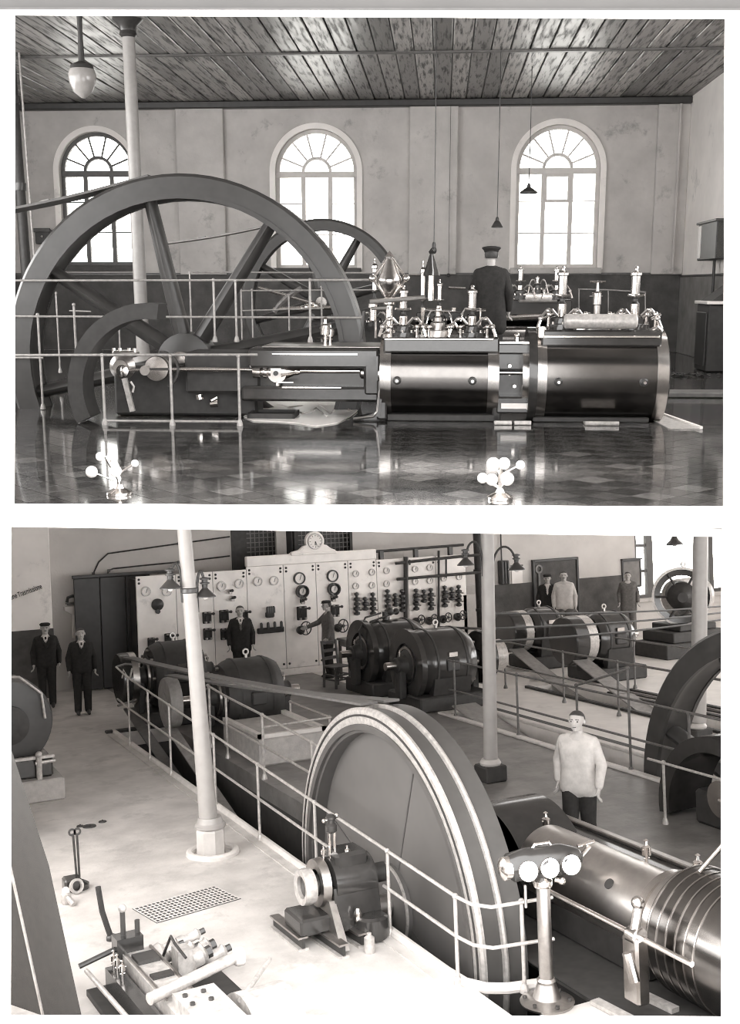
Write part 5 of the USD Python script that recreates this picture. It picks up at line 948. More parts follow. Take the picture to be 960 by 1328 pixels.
# ------------------------------------------------------------------ dynamos
def dynamo(name, label, c, r, L, pulley=None, m='iron_gloss', base=(.55, .5), fins=0, ring=False, rz=0., cat='dynamo', pm='iron_gloss', facem='steel_dull'):
    """Barrel dynamo with its axis along x: yoke, end brackets, brush gear, feet, bed, eye bolt; pulley = (x offset, radius, width)."""
    t = thing(W, name, label, cat, (c[0], c[1], 0), rz); z = c[2]
    part(t, 'yoke', lathe([(r * .6, -L * .5), (r * .86, -L * .49), (r * .96, -L * .38), (r, -L * .30), (r, L * .30), (r * .96, L * .38), (r * .86, L * .49), (r * .6, L * .5)], (0, 0, z), ax, 40), m)
    for s in (-1, 1):
        k = part(t, 'end_bracket', lathe([(r * .62, s * L * .49), (r * .62, s * L * .53), (r * .3, s * L * .60), (r * .22, s * L * .75)], (0, 0, z), ax, 28), 'iron_matt')
        part(k, 'bracket_bolts', J(*bolts((s * L * .5, 0, z), (s, 0, 0), r * .76, 8, .03, .05)), 'steel_dull')
    for q in (-.27, .27): part(t, 'yoke_band', loop([(r - .01, L * q - .02), (r + .012, L * q - .02), (r + .012, L * q + .02), (r - .01, L * q + .02)], (0, 0, z), ax, 40), 'iron_matt')
    part(t, 'eye_bolt', J(rod((0, 0, z + r), (0, 0, z + r + .06), .03, 8), loop([(.035, -.012), (.06, -.012), (.06, .012), (.035, .012)], (0, 0, z + r + .10), (0, 1, 0), 14)), 'steel_dull')
    part(t, 'terminal_box', bx(-.14, .12, -r * .98 - .06, -r * .8, z - .10, z + .12, .02), 'black', smooth=False)
    part(t, 'brush_gear', J(*[rod((-L * .5 - .06, r * .5 * math.cos(q), z + r * .5 * math.sin(q)), (-L * .5 + .1, r * .5 * math.cos(q), z + r * .5 * math.sin(q)), .025, 6) for q in np.arange(6) * math.pi / 3], loop([(r * .46, -.02), (r * .54, -.02), (r * .54, .02), (r * .46, .02)], (-L * .5 - .07, 0, z), ax, 24)), 'steel_dull')
    part(t, 'name_plate', bx(-.09, .09, -r * .99 - .015, -r * .93, z + .16, z + .24), 'steel', smooth=False)
    for s in (-1, 1): part(t, 'foot', hull([(q, s * y, zz) for q in (-L * .34, L * .34) for y, zz in ((r * .5, z - r * .55), (r * .98, z - r * .35), (r * .85, .28), (r * .6, .28))]), 'iron_matt', smooth=False)
    part(t, 'bed', bx(-L * base[0] - .1, L * base[0] + .15, -r * 1.05, r * 1.05, 0, .28, .03), 'iron_matt', smooth=False)
    part(t, 'shaft', rod((-L * .95, 0, z), (L * .95, 0, z), r * .12, 12), 'steel')
    for s in (-1, 1): part(t, 'bearing', J(bx(s * L * .68 - .07, s * L * .68 + .07, -.12, .12, .2, z, .02), lathe([(r * .2, -.1), (r * .24, -.08), (r * .24, .08), (r * .2, .1)], (s * L * .68, 0, z), ax, 16)), 'iron_matt'); 
    lub(t, L * .68, 0, z + r * .22, .5); lub(t, -L * .68, 0, z + r * .22, .5)
    if pulley:
        px_, pr, pw = pulley; k = part(t, 'pulley', lathe([(pr * .5, -pw / 2), (pr * .96, -pw / 2), (pr, -pw / 2 + .03), (pr * 1.01, 0), (pr, pw * .1), (pr * .9, pw * .1)], (px_, 0, z), ax, 40), pm, 'dark pulley drum'); part(k, 'pulley_band', loop([(pr * .8, pw * .1), (pr * 1.005, pw * .1), (pr, pw / 2), (pr * .8, pw / 2)], (px_, 0, z), ax, 40), facem, 'pale outer band')
        part(k, 'pulley_web', lathe([(pr * .18, -.05), (pr * .82, -.03), (pr * .82, .03), (pr * .18, .05)], (px_, 0, z), ax, 32), pm); part(k, 'pulley_hub', lathe([(r * .12, -.12), (r * .25, -.11), (r * .25, .11), (r * .12, .12)], (px_, 0, z), ax, 18), pm)
        part(t, 'pulley_shaft', rod((min(px_, 0), 0, z), (max(px_, 0), 0, z), r * .12, 12), 'steel')
    return t
D1 = dynamo('dynamo', 'dark drum dynamo behind the left column, farther of two by the long railing', (5.72, 20.2, .86), .60, .95, (-.9, .46, .3), m='iron_matt')
D2 = dynamo('dynamo', 'dark drum dynamo on the stone plinth, nearer of two by the long railing', (6.42, 18.2, .68), .62, 1.0, (-1.35, .42, .2), m='iron_matt', facem='leather_pale', pm='leather_pale')
D3 = dynamo('dynamo', 'dark glossy dynamo before the middle of the switchboard, left of a close pair', (10.38, 20.5, .84), .62, 1.2, None)
D4 = dynamo('dynamo', 'dark glossy dynamo with a black disc pulley, right and nearer of the close pair', (10.33, 18.5, .82), .64, 1.15, (.98, .52, .16), facem='iron_gloss')
part(D3, 'field_coil', loop([(.40, -.05), (.66, -.05), (.66, .07), (.40, .07)], (-.66, 0, .84), ax, 32), 'iron_gloss'); part(D3, 'regulator', J(rod((-.1, 0, 1.45), (-.1, 0, 1.62), .06), ball((.0, 0, 1.62), .09, 10), ball((.18, .05, 1.6), .07, 10), rod((-.5, -.1, 1.45), (.2, 0, 1.6), .02), tube([(-.75, -.2, .9), (-.8, -.2, 1.3), (-.6, -.1, 1.55), (-.2, 0, 1.6)], .02)), 'black')
part(D4, 'light_collar', lathe([(.2, .02), (.3, .06), (.3, .32), (.2, .34)], (1.1, 0, .82), ax, 24), 'rail', 'pale coupling sleeve'); part(D4, 'field_coil', loop([(.40, -.05), (.67, -.05), (.67, .06), (.40, .06)], (-.62, 0, .82), ax, 32), 'iron_gloss')
D5 = dynamo('motor', 'round dark motor with pale-banded pulley, farther of two on the right floor', (14.55, 21.2, .85), .50, .8, (-.70, .46, .5), cat='motor', facem='rail'); D6 = dynamo('motor', 'round dark motor with pale-banded pulley, nearer of two on the right floor', (14.68, 19.0, .86), .54, .9, (-.80, .50, .55), cat='motor', facem='rail')
t = thing(W, 'stone_plinth', 'pale stone plinth block under the nearer left dynamo', 'plinth', (6.25, 16.9, 0)); part(t, 'block', bx(-.55, .55, -1.2, .5, 0, .42, .03), 'stone', smooth=False); part(t, 'top_frame', J(bx(-.55, .55, -1.2, -1.12, .42, .48), bx(-.55, -.47, -1.2, .5, .42, .48), bx(.47, .55, -1.2, .5, .42, .48)), 'kerb', smooth=False)
railing(W, 'plinth_rail', 'low rail round the stone plinth', [(6.85, 15.7, 0), (6.85, 17.3, 0)], [.62, .62], [[(5.75, 15.65, .60), (6.85, 15.65, .62), (6.85, 17.3, .62)]], .018)
# left-edge machine
t = thing(W, 'generator', 'large dark generator cut off by the left edge, on a grey foundation block', 'generator', (2.2, 16.1, 0))
part(t, 'frame', lathe([(.35, -.4), (.58, -.38), (.62, -.2), (.62, .2), (.58, .38), (.35, .4)], (-.05, .1, 1.05), (0, 1, 0), 40), 'black'); part(t, 'foot', bx(-.6, .5, -.4, .4, .30, .58, .03), 'iron_gloss', smooth=False); part(t, 'foundation', bx(-.8, .62, -.55, .5, 0, .30, .02), 'stone', smooth=False)
part(t, 'bright_strip', bx(-.6, .52, -.44, -.38, .56, .61, .01), 'rail', smooth=False); part(t, 'cable_loop', tube([(-.4, -.35, 1.75), (.1, -.4, 1.70), (.38, -.4, 1.45), (.42, -.38, 1.1)], .018), 'rail'); part(t, 'valve', J(rod((.3, -.47, .3), (.3, -.47, .60), .04), rod((.25, -.47, .52), (.52, -.47, .53), .025), ball((.3, -.47, .63), .05)), 'rail')
part(t, 'bearing', lathe([(.2, 0), (.26, .05), (.26, .12), (.12, .16)], (-.05, -.28, 1.05), (0, -1, 0), 24), 'iron_matt')
# far ring generator on its stepped block
t = thing(W, 'ring_generator', 'open ring generator with a pale rim on a stepped dark block near the tall window', 'generator', (18.2, 20.6, 0))
part(t, 'stepped_block', J(bx(-1.0, .9, -.6, .6, 0, .35, .02), bx(-.75, .75, -.55, .55, .35, .6, .02), bx(-.5, .6, -.5, .5, .6, .75, .02)), 'iron_matt', smooth=False)
part(t, 'ring', loop([(.50, -.18), (.66, -.2), (.68, 0), (.66, .2), (.50, .18)], (0, 0, 1.38), nrm((-.6, -.8, 0)), 44), 'iron_gloss'); part(t, 'pale_rim', loop([(.64, -.01), (.69, -.01), (.69, .04), (.64, .04)], V3(0, 0, 1.38) + nrm((-.6, -.8, 0)) * .2, nrm((-.6, -.8, 0)), 44), 'rail')
part(t, 'armature', lathe([(.2, -.5), (.34, -.4), (.34, .2), (.12, .5)], (0, 0, 1.38), nrm((-.6, -.8, 0)), 24), 'iron_matt'); part(t, 'spoke', J(*[rod(V3(0, 0, 1.38) + nrm((-.6, -.8, 0)) * .22, V3(0, 0, 1.38) + nrm((-.6, -.8, 0)) * .2 + (nrm((.8, -.6, 0)) * math.cos(q) + V3(0, 0, 1) * math.sin(q)) * .6, .03, 6) for q in np.arange(6) * math.pi / 3]), 'iron_matt')
part(t, 'barrel', lathe([(.42, .0), (.45, .05), (.45, .9), (.42, 1.0)], (.1, .3, 1.3), (1, .25, 0), 28), 'rail', 'pale barrel'); part(t, 'eye_bolt', loop([(.04, -.015), (.07, -.015), (.07, .015), (.04, .015)], (.1, 0, 2.12), (0, 1, 0), 14), 'rail')
# right spoked wheel
spoked_wheel(W, 'flywheel', 'dark spoked wheel cut off by the right edge of the lower hall', (10.3, 9.98, -.10), 2.34, 2.02, .46, (1, 0, 0), 8, math.radians(20), .36, (.26, .18), m='wheel_dark')

# ------------------------------------------------------------------ belts of the lower hall
def flat(name, label, a, b, w, m='leather', parent=None):
    t = thing(W, name, label, 'belt', a); v = V3(*b) - V3(*a); n = 5; P = [v * k / n - V3(0, 0, .04 * math.sin(math.pi * k / n)) for k in range(n + 1)]
    part(t, 'belt', J(*[bar(P[k], P[k + 1], w, .025) for k in range(n)]), m, smooth=20); part(t, 'lacing', bar(P[2] + [0, 0, .016], P[2] + nrm(v) * .1 + [0, 0, .016], w * .95, .01), 'leather_pale', smooth=False)
flat('drive_belt', 'upper run of the dark belt from the far left dynamo to the belt wheel', (4.80, 19.9, 1.27), (4.80, 10.0, 1.89), .19); flat('drive_belt', 'upper run of the dark belt from the nearer left dynamo to the big belt wheel', (5.05, 18.1, 1.15), (5.05, 10.0, 1.89), .18)
flat('drive_belt', 'lower run of the belt sloping down into the wheel pit from the far left dynamo', (4.80, 20.0, .34), (4.80, 11.0, -1.55), .19, 'leather'); flat('drive_belt', 'lower run of the belt sloping into the pit from the nearer left dynamo', (5.05, 18.3, .30), (5.05, 11.2, -1.5), .18, 'leather_pale')
flat('drive_belt', 'pale belt sloping down into the narrow pit right of the near column', (10.3, 17.5, .15), (10.3, 13.2, -.6), .5, 'leather_pale'); flat('drive_belt', 'pale belt sloping down from the farther right motor', (13.7, 20.9, .5), (13.2, 17.0, -.45), .34, 'leather_pale'); flat('drive_belt', 'pale belt sloping down from the nearer right motor', (13.75, 18.6, .5), (13.0, 14.5, -.4), .36, 'leather_pale')
for i, (a, b) in enumerate((((640, 796, 13.6), (940, 786, 17.5)), ((640, 815, 13.6), (940, 794, 17)), ((640, 832, 13.6), (940, 803, 16.5)))):
    A, B = W.Y(*a), W.Y(*b); t = thing(W, 'stretched_cable', ('uppermost of three dark cables stretched across the right half of the lower hall', 'middle of three dark cables stretched across the right half of the lower hall', 'lowest of three dark cables stretched across the right half of the lower hall')[i], 'cable', A); part(t, 'cable', tube([(B - A) * k / 6 - V3(0, 0, .05 * math.sin(math.pi * k / 6)) for k in range(7)], .018, 6), 'iron_matt')
    part(t, 'anchor', ball((0, 0, 0), .04, 8), 'iron')
# kerbs and floor strips of the right pits
t = thing(W, 'pit_kerb', 'bright kerb along the narrow pit right of the near column', 'kerb'); part(t, 'kerb', bx(10.62, 10.74, 11.0, 17.7, 0, .06, .015), 'kerb', smooth=False); part(t, 'dark_strip', bx(10.76, 10.95, 11.0, 17.7, 0, .03), 'iron_matt', smooth=False); part(t, 'near_edge', bx(9.86, 9.98, 11.0, 17.7, 0, .04, .01), 'kerb', smooth=False)
t = thing(W, 'pit_kerb', 'pair of dark and bright kerb strips by the farther right pit', 'kerb'); part(t, 'kerb', bx(12.62, 12.72, 12.2, 19.0, 0, .05, .01), 'iron_matt', smooth=False)
for k in range(3): part(t, 'strip', bx(13.52 + k * .26, 13.62 + k * .26, 12.2, 17.5, 0, .035, .008), 'iron_matt', smooth=False)
railing(W, 'pit_railing', 'dark pipe railing along the narrow pit behind the walking man', [(9.95, y, 0) for y in (17.2, 15.2, 13.6, 12.4, 11.2)], [1.0, 1.02, 1.05, 1.45, 1.0], [[(9.95, 17.4, 1.0), (9.95, 12.4, 1.02), (9.95, 9.5, 1.0)], [(9.95, 17.4, .48), (9.95, 9.5, .48)], [(9.95, 13.6, 1.05), (9.95, 12.4, 1.43)]], .02, 'rail_dark')
railing(W, 'pit_railing', 'dark pipe railing between the two right pits', [(12.3, y, 0) for y in (19.2, 17.2, 15.6, 14.0)], [.95] * 4, [[(12.3, 20, .95), (12.3, 12.0, .95)], [(12.3, 20, .46), (12.3, 12.0, .46)]], .02, 'rail_dark')
railing(W, 'pit_railing', 'dark pipe railing farthest right, before the ring generator', [(14.3, y, 0) for y in (17.6, 16.0, 14.4)], [.95] * 3, [[(14.3, 18.2, .95), (14.3, 12.5, .95)], [(14.3, 18.2, .46), (14.3, 12.5, .46)]], .02, 'rail_dark')

# ------------------------------------------------------------------ chair and desk
p = W.Z(438, 891); t = thing(W, 'wooden_chair', 'dark wooden chair with slatted back standing by the operator', 'chair', (p[0], p[1], 0), math.radians(15))
part(t, 'seat', bx(-.21, .21, -.21, .21, .43, .47, .015), 'wood_dark', smooth=False)
for x in (-.19, .19): part(t, 'leg', bar((x, -.19, 0), (x, -.19, .43), .04, .04, (0, 1, 0)), 'wood_dark', smooth=False); part(t, 'leg', bar((x, .22, 0), (x, .19, .45), .04, .04, (0, 1, 0)), 'wood_dark', smooth=False); part(t, 'back_post', bar((x, .19, .45), (x, .25, .98), .04, .04, (0, 1, 0)), 'wood_dark', smooth=False)
for z in (.60, .76, .93): part(t, 'slat', bx(-.19, .19, .2 + z * .04, .225 + z * .04, z - .035, z + .035, .008), 'wood_dark', smooth=False)
for z in (.16, .26): part(t, 'stretcher', J(bx(-.19, .19, -.2, -.18, z, z + .03), bx(-.2, -.18, -.19, .2, z, z + .03), bx(.18, .2, -.19, .2, z, z + .03)), 'wood_dark', smooth=False)
p = W.Z(466, 886); t = thing(W, 'desk', 'dark wooden desk between the chair and the glossy dynamos', 'desk', (p[0] + .22, p[1] + .35, 0))
part(t, 'desk_top', bx(-.42, .42, -.32, .32, .88, .93, .012), 'wood_dark', smooth=False); part(t, 'apron', bx(-.38, .38, -.29, .29, .76, .88, .01), 'wood_dark', smooth=False)
for x in (-.36, .36):
    for y in (-.27, .27): part(t, 'leg', bx(x - .03, x + .03, y - .03, y + .03, 0, .88, .006), 'wood_dark', smooth=False)
part(t, 'drawer', bx(-.2, .2, -.31, -.28, .78, .86, .006), 'wood_dark', smooth=False)

# ------------------------------------------------------------------ near things on the left floor
c4 = [W.Z(*q) for q in ((181, 1177), (285, 1148), (312, 1165), (204, 1197))]
u, v_ = c4[1] - c4[0], c4[3] - c4[0]; L1, L2 = np.linalg.norm(u), np.linalg.norm(v_); gx_, gy_ = nrm(u), nrm(V3(-u[1], u[0], 0)); 
t = thing(W, 'floor_grate', 'perforated iron floor grate lying flush in the pale floor left of the bearing', 'grate', c4[3], rot=np.stack([gx_, gy_, V3(0, 0, 1)], 1)); hgt = abs(v_ @ gy_)
part(t, 'tray', bx(-.01, L1 + .01, -.01, hgt + .01, .001, .006), 'black', smooth=False)
nx, ny = 20, 8
for i in range(nx + 1): part(t, 'bar', bx(i * L1 / nx - .006, i * L1 / nx + .006, 0, hgt, .004, .009), 'kerb', smooth=False)
for j in range(ny + 1): part(t, 'cross_bar', bx(0, L1, j * hgt / ny - .006, j * hgt / ny + .006, .004, .010), 'kerb', smooth=False)
def stain(x, y, r, a, label):
    p = W.Z(x, y); t = thing(W, 'floor_cover', label, 'cover', p); q = np.arange(18) * 2 * math.pi / 18; rr = r * (1 + .12 * np.sin(q * 3 + a)); part(t, 'plate', lathe([(r, 0), (r * .96, .012), (r * .5, .014), (0, .014)], n=20), 'iron_matt'); part(t, 'lug', bx(-r * .2, r * .2, -r * .2, r * .2, .01, .03, .005), 'iron', smooth=False)
stain(116, 1072, .085, 0, 'round dark floor cover, middle of three on the pale floor'); stain(104, 1072, .045, 1, 'small dark floor cover left of the round one'); stain(133, 1066, .05, 2, 'small dark floor cover right of the round one')
p = W.Z(102, 1152); t = thing(W, 'stop_lever', 'upright two-rod lever with a looped handle standing on the left floor', 'lever', p)
part(t, 'foot', J(lathe([(.11, 0), (.11, .05), (.06, .08)], n=16), bx(-.16, .02, -.12, .06, 0, .14, .02)), 'iron_gloss'); part(t, 'twin_rod', J(rod((-.012, 0, .05), (-.035, 0, .55), .012), rod((.015, 0, .05), (.005, 0, .55), .012)), 'iron'); part(t, 'loop_handle', J(loop([(.02, -.008), (.04, -.008), (.04, .008), (.02, .008)], (-.045, 0, .59), (0, 1, 0), 14), loop([(.02, -.008), (.04, -.008), (.04, .008), (.02, .008)], (.01, 0, .59), (0, 1, 0), 14)), 'iron'); part(t, 'clamp_ring', loop([(.05, -.015), (.075, -.015), (.075, .015), (.05, .015)], (-.05, -.16, .08), nrm((.3, -1, .3)), 18), 'rail')
p = W.Z(86, 1172); t = thing(W, 'pipe_union', 'small pale pipe union on the floor beside the broad belt', 'pipe fitting', p); part(t, 'body', J(lathe([(.04, 0), (.05, .02), (.05, .10), (.03, .12)], n=14), rod((0, 0, .08), (.05, -.12, .02), .03)), 'rail'); part(t, 'cap', ball((0, 0, .13), .04), 'enamel')
a, b = W.Y(127, 1150, 10.25), W.Z(145, 1216, .02); t = thing(W, 'bent_pipe', 'dark bent pipe rising from the floor beside the near left engine', 'pipe', (b[0], b[1], 0)); A = a - V3(b[0], b[1], 0); part(t, 'pipe', tube([(0, 0, 0), (-.03, 0, .10), A * .55 + V3(-.02, 0, 0), A], .026, 9), 'iron_matt'); part(t, 'collar', lathe([(.05, 0), (.05, .03), (.03, .05)], n=12), 'iron')
# broad belt crossing the lower left corner
t = thing(W, 'drive_belt', 'very broad grey belt slanting up past the lower left corner', 'belt')
Yb = 8.6; q = [W.Y(x, y, Yb) for x, y in ((-30, 880), (15, 975), (62, 1120), (105, 1318), (112, 1370))]; r_ = [W.Y(x, y, Yb + .9) for x, y in ((-120, 880), (-60, 1000), (-30, 1120), (-5, 1300), (0, 1345))]
V = []; 
for a, b in zip(q, r_): n_ = V3(.0, -.05, 0); V += [a, b, b + n_, a + n_]
f = []
for k in range(len(q) - 1):
    for e in range(4): w_ = (e + 1) % 4; A_, B_ = 4 * k, 4 * k + 4; f += [[A_ + e, B_ + e, B_ + w_], [A_ + e, B_ + w_, A_ + w_]]
f += [[0, 1, 2], [0, 2, 3], [16, 18, 17], [16, 19, 18]]
part(t, 'belt', fixw(np.array(V), np.array(f)), 'belt_grey', smooth=30)
part(t, 'edge_binding', tube([x + V3(-.25, .2, 0) for x in q[2:]], .012, 6), 'rail')

# ------------------------------------------------------------------ outer bearing of the big wheel
BX, BY, BZ = 3.92, 9.28, .47
t = thing(W, 'outer_bearing', 'dark pedestal bearing with ring collar and tall lubricator, beside the big belt wheel', 'bearing', (0, 0, 0))
part(t, 'collar_ring', loop([(.10, -.05), (.155, -.06), (.165, 0), (.155, .05), (.10, .05)], (BX - .16, BY, BZ), ax, 30), 'rail', 'bright collar ring'); part(t, 'second_ring', loop([(.12, -.04), (.21, -.05), (.215, .03), (.12, .05)], (BX - .02, BY + .02, BZ + .01), ax, 30), 'steel_dull', 'bright flange ring')
part(t, 'shaft_end', lathe([(.09, -.1), (.09, .7)], (BX - .08, BY, BZ), ax, 18), 'iron')
part(t, 'housing', J(lathe([(.1, .04), (.22, .05), (.22, .45), (.12, .48)], (BX, BY, BZ), ax, 28), hull([(x, y, z) for x in (BX + .02, BX + .46) for y, z in ((BY - .2, BZ), (BY + .2, BZ), (BY + .26, .1), (BY - .26, .1))])), 'iron_gloss'); part(t, 'cap', bx(BX + .08, BX + .4, BY - .15, BY + .15, BZ + .12, BZ + .28, .03), 'iron_gloss', smooth=False)
part(t, 'web_plate', hull([(BX - .03, BY - .2, BZ - .1), (BX + .03, BY - .2, BZ - .1), (BX - .03, BY + .06, BZ - .12), (BX - .06, BY - .5, .03), (BX + .02, BY - .5, .03), (BX - .06, BY + .1, .03)]), 'steel_dull', 'bright edged web plate', smooth=False)
for k, (a, b) in enumerate((((3.60, 9.70, 0), (3.62, 9.05, 0)), ((3.80, 9.55, 0), (3.86, 8.72, 0)), ((4.02, 9.8, 0), (4.1, 8.85, 0)))):
    g2 = part(t, 'beam', bar(V3(*a) + [0, 0, .01], V3(*b) + [0, 0, .01], .10, .02), 'rail', 'I-beam foot with bright flange', smooth=False); part(g2, 'beam_web', bar(V3(*a) + [0, 0, .06], V3(*b) + [0, 0, .06], .025, .09), 'iron_matt', smooth=False); part(g2, 'top_flange', bar(V3(*a) + [0, 0, .11], V3(*b) + [0, 0, .11], .09, .018), 'steel_dull', smooth=False)
part(t, 'cross_block', bx(3.60, 4.0, 9.05, 9.45, .11, .26, .02), 'iron_gloss', smooth=False); part(t, 'drum', lathe([(.14, .02), (.15, .05), (.15, .2), (.12, .22)], (4.25, 8.98, 0), n=24), 'iron_gloss'); part(t, 'oil_tin', lathe([(.045, 0), (.05, .02), (.045, .13), (.02, .15), (.02, .17)], (4.1, 8.72, 0), n=14), 'rail', 'small pale oil tin'); part(t, 'drip_cup', lathe([(.02, 0), (.035, .02), (.035, .08), (.015, .12)], (BX + .2, BY - .3, .18), n=12), 'nickel')
lp = W.Y(431, 1110, BY)
lt = part(t, 'lubricator', J(rod((lp[0] - .02, BY, BZ + .2), (lp[0] - .02, BY, .92), .013), rod((lp[0] + .03, BY, BZ + .2), (lp[0] + .03, BY, .92), .013)), 'nickel', 'two bright lubricator columns'); part(lt, 'oil_vessel', lathe([(.03, 0), (.055, .02), (.055, .07), (.035, .09), (.035, .12), (.05, .13), (.05, .15), (.02, .17)], (lp[0], BY, .91), n=16), 'iron_gloss'); part(lt, 'tap', J(rod((lp[0] - .07, BY, 1.03), (lp[0] + .07, BY, 1.05), .013), ball((lp[0] - .07, BY, 1.03), .02, 8), ball((lp[0] + .06, BY, 1.06), .022, 8)), 'nickel')
lub(t, BX + .02, BY, BZ + .21, .45); lub(t, BX + .22, BY - .08, BZ + .2, .45)

# ------------------------------------------------------------------ gauge pillar
gp = W.Z(710, 1301); t = thing(W, 'gauge_pillar', 'bright pillar carrying a dark case with three round white gauges', 'gauge pillar', (gp[0], gp[1], 0), math.radians(-8))
part(t, 'base', lathe([(.20, 0), (.21, .02), (.17, .03), (.11, .05), (.085, .12), (.07, .16), (.075, .18), (.062, .20)], n=32), 'steel_dull'); part(t, 'base_bolts', J(*bolts((0, 0, .03), (0, 0, 1), .17, 6, .016, .02)), 'iron'); part(t, 'post', lathe([(.056, .18), (.052, .93)], n=24), 'steel_dull'); part(t, 'collar', lathe([(.07, .90), (.075, .92), (.075, .95), (.05, .98)], n=20), 'nickel')
cz = 1.08; tilt = V3(-.10, -.93, .12)
body = m3.Manifold.batch_hull([m3.Manifold.cylinder(.30, .10, .10, 24).rotate([0, 90, 0]).translate([-.15, 0, cz + .03]), m3.Manifold.cube([.54, .16, .17], True).translate([0, 0, cz]), sph((-.27, .02, cz), .085), sph((.27, .02, cz), .085)])
part(t, 'case', body, 'iron_gloss', 'dark rounded gauge case', smooth=45); part(t, 'end_cap', lathe([(.088, 0), (.088, .05), (.05, .075), (0, .08)], (-.28, .0, cz), (-1, 0, 0), 22), 'nickel', 'bright end cap'); part(t, 'top_handle', tube([(-.08, 0, cz + .12), (-.06, 0, cz + .15), (.06, 0, cz + .15), (.08, 0, cz + .12)], .012, 7), 'nickel')
for k, x in enumerate((-.17, .01, .19)):
    gk = part(t, 'gauge', lathe([(.064, -.02), (.064, .03), (0, .032)], (x, -.075, cz - .01), tilt, 26), 'gauge_face', 'round white gauge face'); part(gk, 'bezel', loop([(.06, -.02), (.078, -.02), (.075, .05), (.062, .05)], (x, -.075, cz - .01), tilt, 28), 'nickel')
part(t, 'tap', J(rod((.07, -.06, .96), (.12, -.08, .95), .02), ball((.12, -.08, .95), .03)), 'nickel'); part(t, 'side_pipe', J(rod((-.15, 0, .93), (-.15, 0, .76), .012), rod((.02, .05, .2), (.02, .07, .92), .01)), 'steel_dull')

# ------------------------------------------------------------------ engine of the lower hall
E3 = thing(W, 'steam_engine', 'dark polished steam engine running out of the lower right corner of the lower hall', 'steam engine')
AX = 5.98
part(E3, 'trunk', lathe([(.30, 0), (.34, .03), (.34, 1.75), (.30, 1.80)], (AX, 8.75, .46), (0, -1, 0), 44), 'trunk_steel', 'polished trunk guide'); part(E3, 'trunk_flange', lathe([(.3, 0), (.40, .01), (.40, .08), (.34, .10), (.34, .14), (.44, .15), (.44, .22), (.3, .24)], (AX, 7.02, .46), (0, -1, 0), 44), 'steel')
part(E3, 'cylinder', lathe([(.40, 0), (.50, .02), (.50, .95), (.4, .98)], (AX + .02, 6.78, .46), (0, -1, 0), 56), 'lagging', 'steel-sheeted cylinder'); 
for q in (.04, .14, .24, .34, .44, .54): part(E3, 'cladding_strap', loop([(.495, -.006), (.506, -.006), (.506, .006), (.495, .006)], (AX + .02, 6.78 - q, .46), (0, 1, 0), 48), 'steel')
part(E3, 'bed', J(bx(AX - .28, AX + .62, 7.0, 9.2, .0, .34, .03), bx(AX + .25, AX + .62, 7.0, 9.6, .34, .62, .03), bx(AX - .42, AX + .62, 9.0, 9.6, 0, .5, .03)), 'iron_gloss', smooth=False)
part(E3, 'bed_ledge', J(bx(AX + .58, AX + .66, 6.8, 9.5, .62, .66, .01), bx(AX + .30, AX + .34, 7.4, 9.3, .62, .65, .008)), 'steel_dull', smooth=False); part(E3, 'peephole', lathe([(.045, 0), (.045, .02)], (AX - .26, 7.45, .66), nrm((-.72, 0, .6)), 16), 'black')
part(E3, 'lay_shaft', rod((5.30, 8.6, .6), (5.30, 6.02, .6), .022, 12), 'nickel', 'long bright side shaft'); part(E3, 'lay_shaft_bearing', J(lathe([(.05, -.06), (.07, -.05), (.07, .05), (.05, .06)], (5.30, 6.62, .6), (0, 1, 0), 16), bx(5.24, 5.36, 6.54, 6.72, .1, .6, .02), rod((5.28, 6.62, .6), (5.33, 6.62, .82), .035), ball((5.33, 6.62, .84), .05), rod((5.2, 6.6, .5), (5.22, 6.55, .3), .04)), 'steel')
part(E3, 'eccentric_rod', J(rod((5.34, 8.5, .62), (5.45, 8.0, .72), .015), rod((5.62, 7.75, .80), (5.68, 7.66, .93), .018), rod((5.6, 7.72, .93), (5.76, 7.7, .95), .014)), 'nickel'); part(E3, 'window_plate', J(*[bx(5.68, 5.70, 7.5 - k * .16, 7.6 - k * .16, .34, .39) for k in range(3)]), 'rail', smooth=False)
part(E3, 'step_plate', J(bar((5.15, 6.95, .02), (5.2, 6.4, .02), .09, .03), bar((5.5, 6.95, .03), (5.55, 6.5, .03), .08, .04)), 'rail', 'bright strips on the floor', smooth=False)
part(E3, 'crank_guard', arcb((0, 9.45, .05), (0, 1, 0), (0, 0, 1), (1, 0, 0), .62, .80, 5.75, 6.45, math.radians(40), math.radians(190)), 'iron_gloss', 'black curved crank guard'); part(E3, 'guard_side', extr(Polygon([(9.45 + .8 * math.cos(q), .05 + .8 * math.sin(q)) for q in np.linspace(.6, 3.3, 24)]), .02, 'yz', 5.75), 'iron_gloss', smooth=False) if True else None
part(E3, 'crank_web', hull([(5.70, 9.3, .1), (5.74, 9.3, .1), (5.70, 9.6, .72), (5.74, 9.6, .72), (5.70, 8.95, .35), (5.74, 8.95, .35)]), 'steel_dull', smooth=False)
part(E3, 'soleplate', bx(5.15, 6.66, 6.2, 9.6, 0, .012), 'iron_matt', smooth=False)
for x, y in ((6.33, 7.72), (6.42, 7.18), (6.1, 8.9)): lub(E3, x, y, .64, .8)
part(E3, 'diagonal_rod', rod((AX - .05, 6.62, .96), (AX + .42, 6.55, 1.35), .018), 'nickel')
part(E3, 'valve_chest', bx(AX + .1, AX + .7, 5.8, 6.5, .9, 1.1, .03), 'iron_gloss', smooth=False)
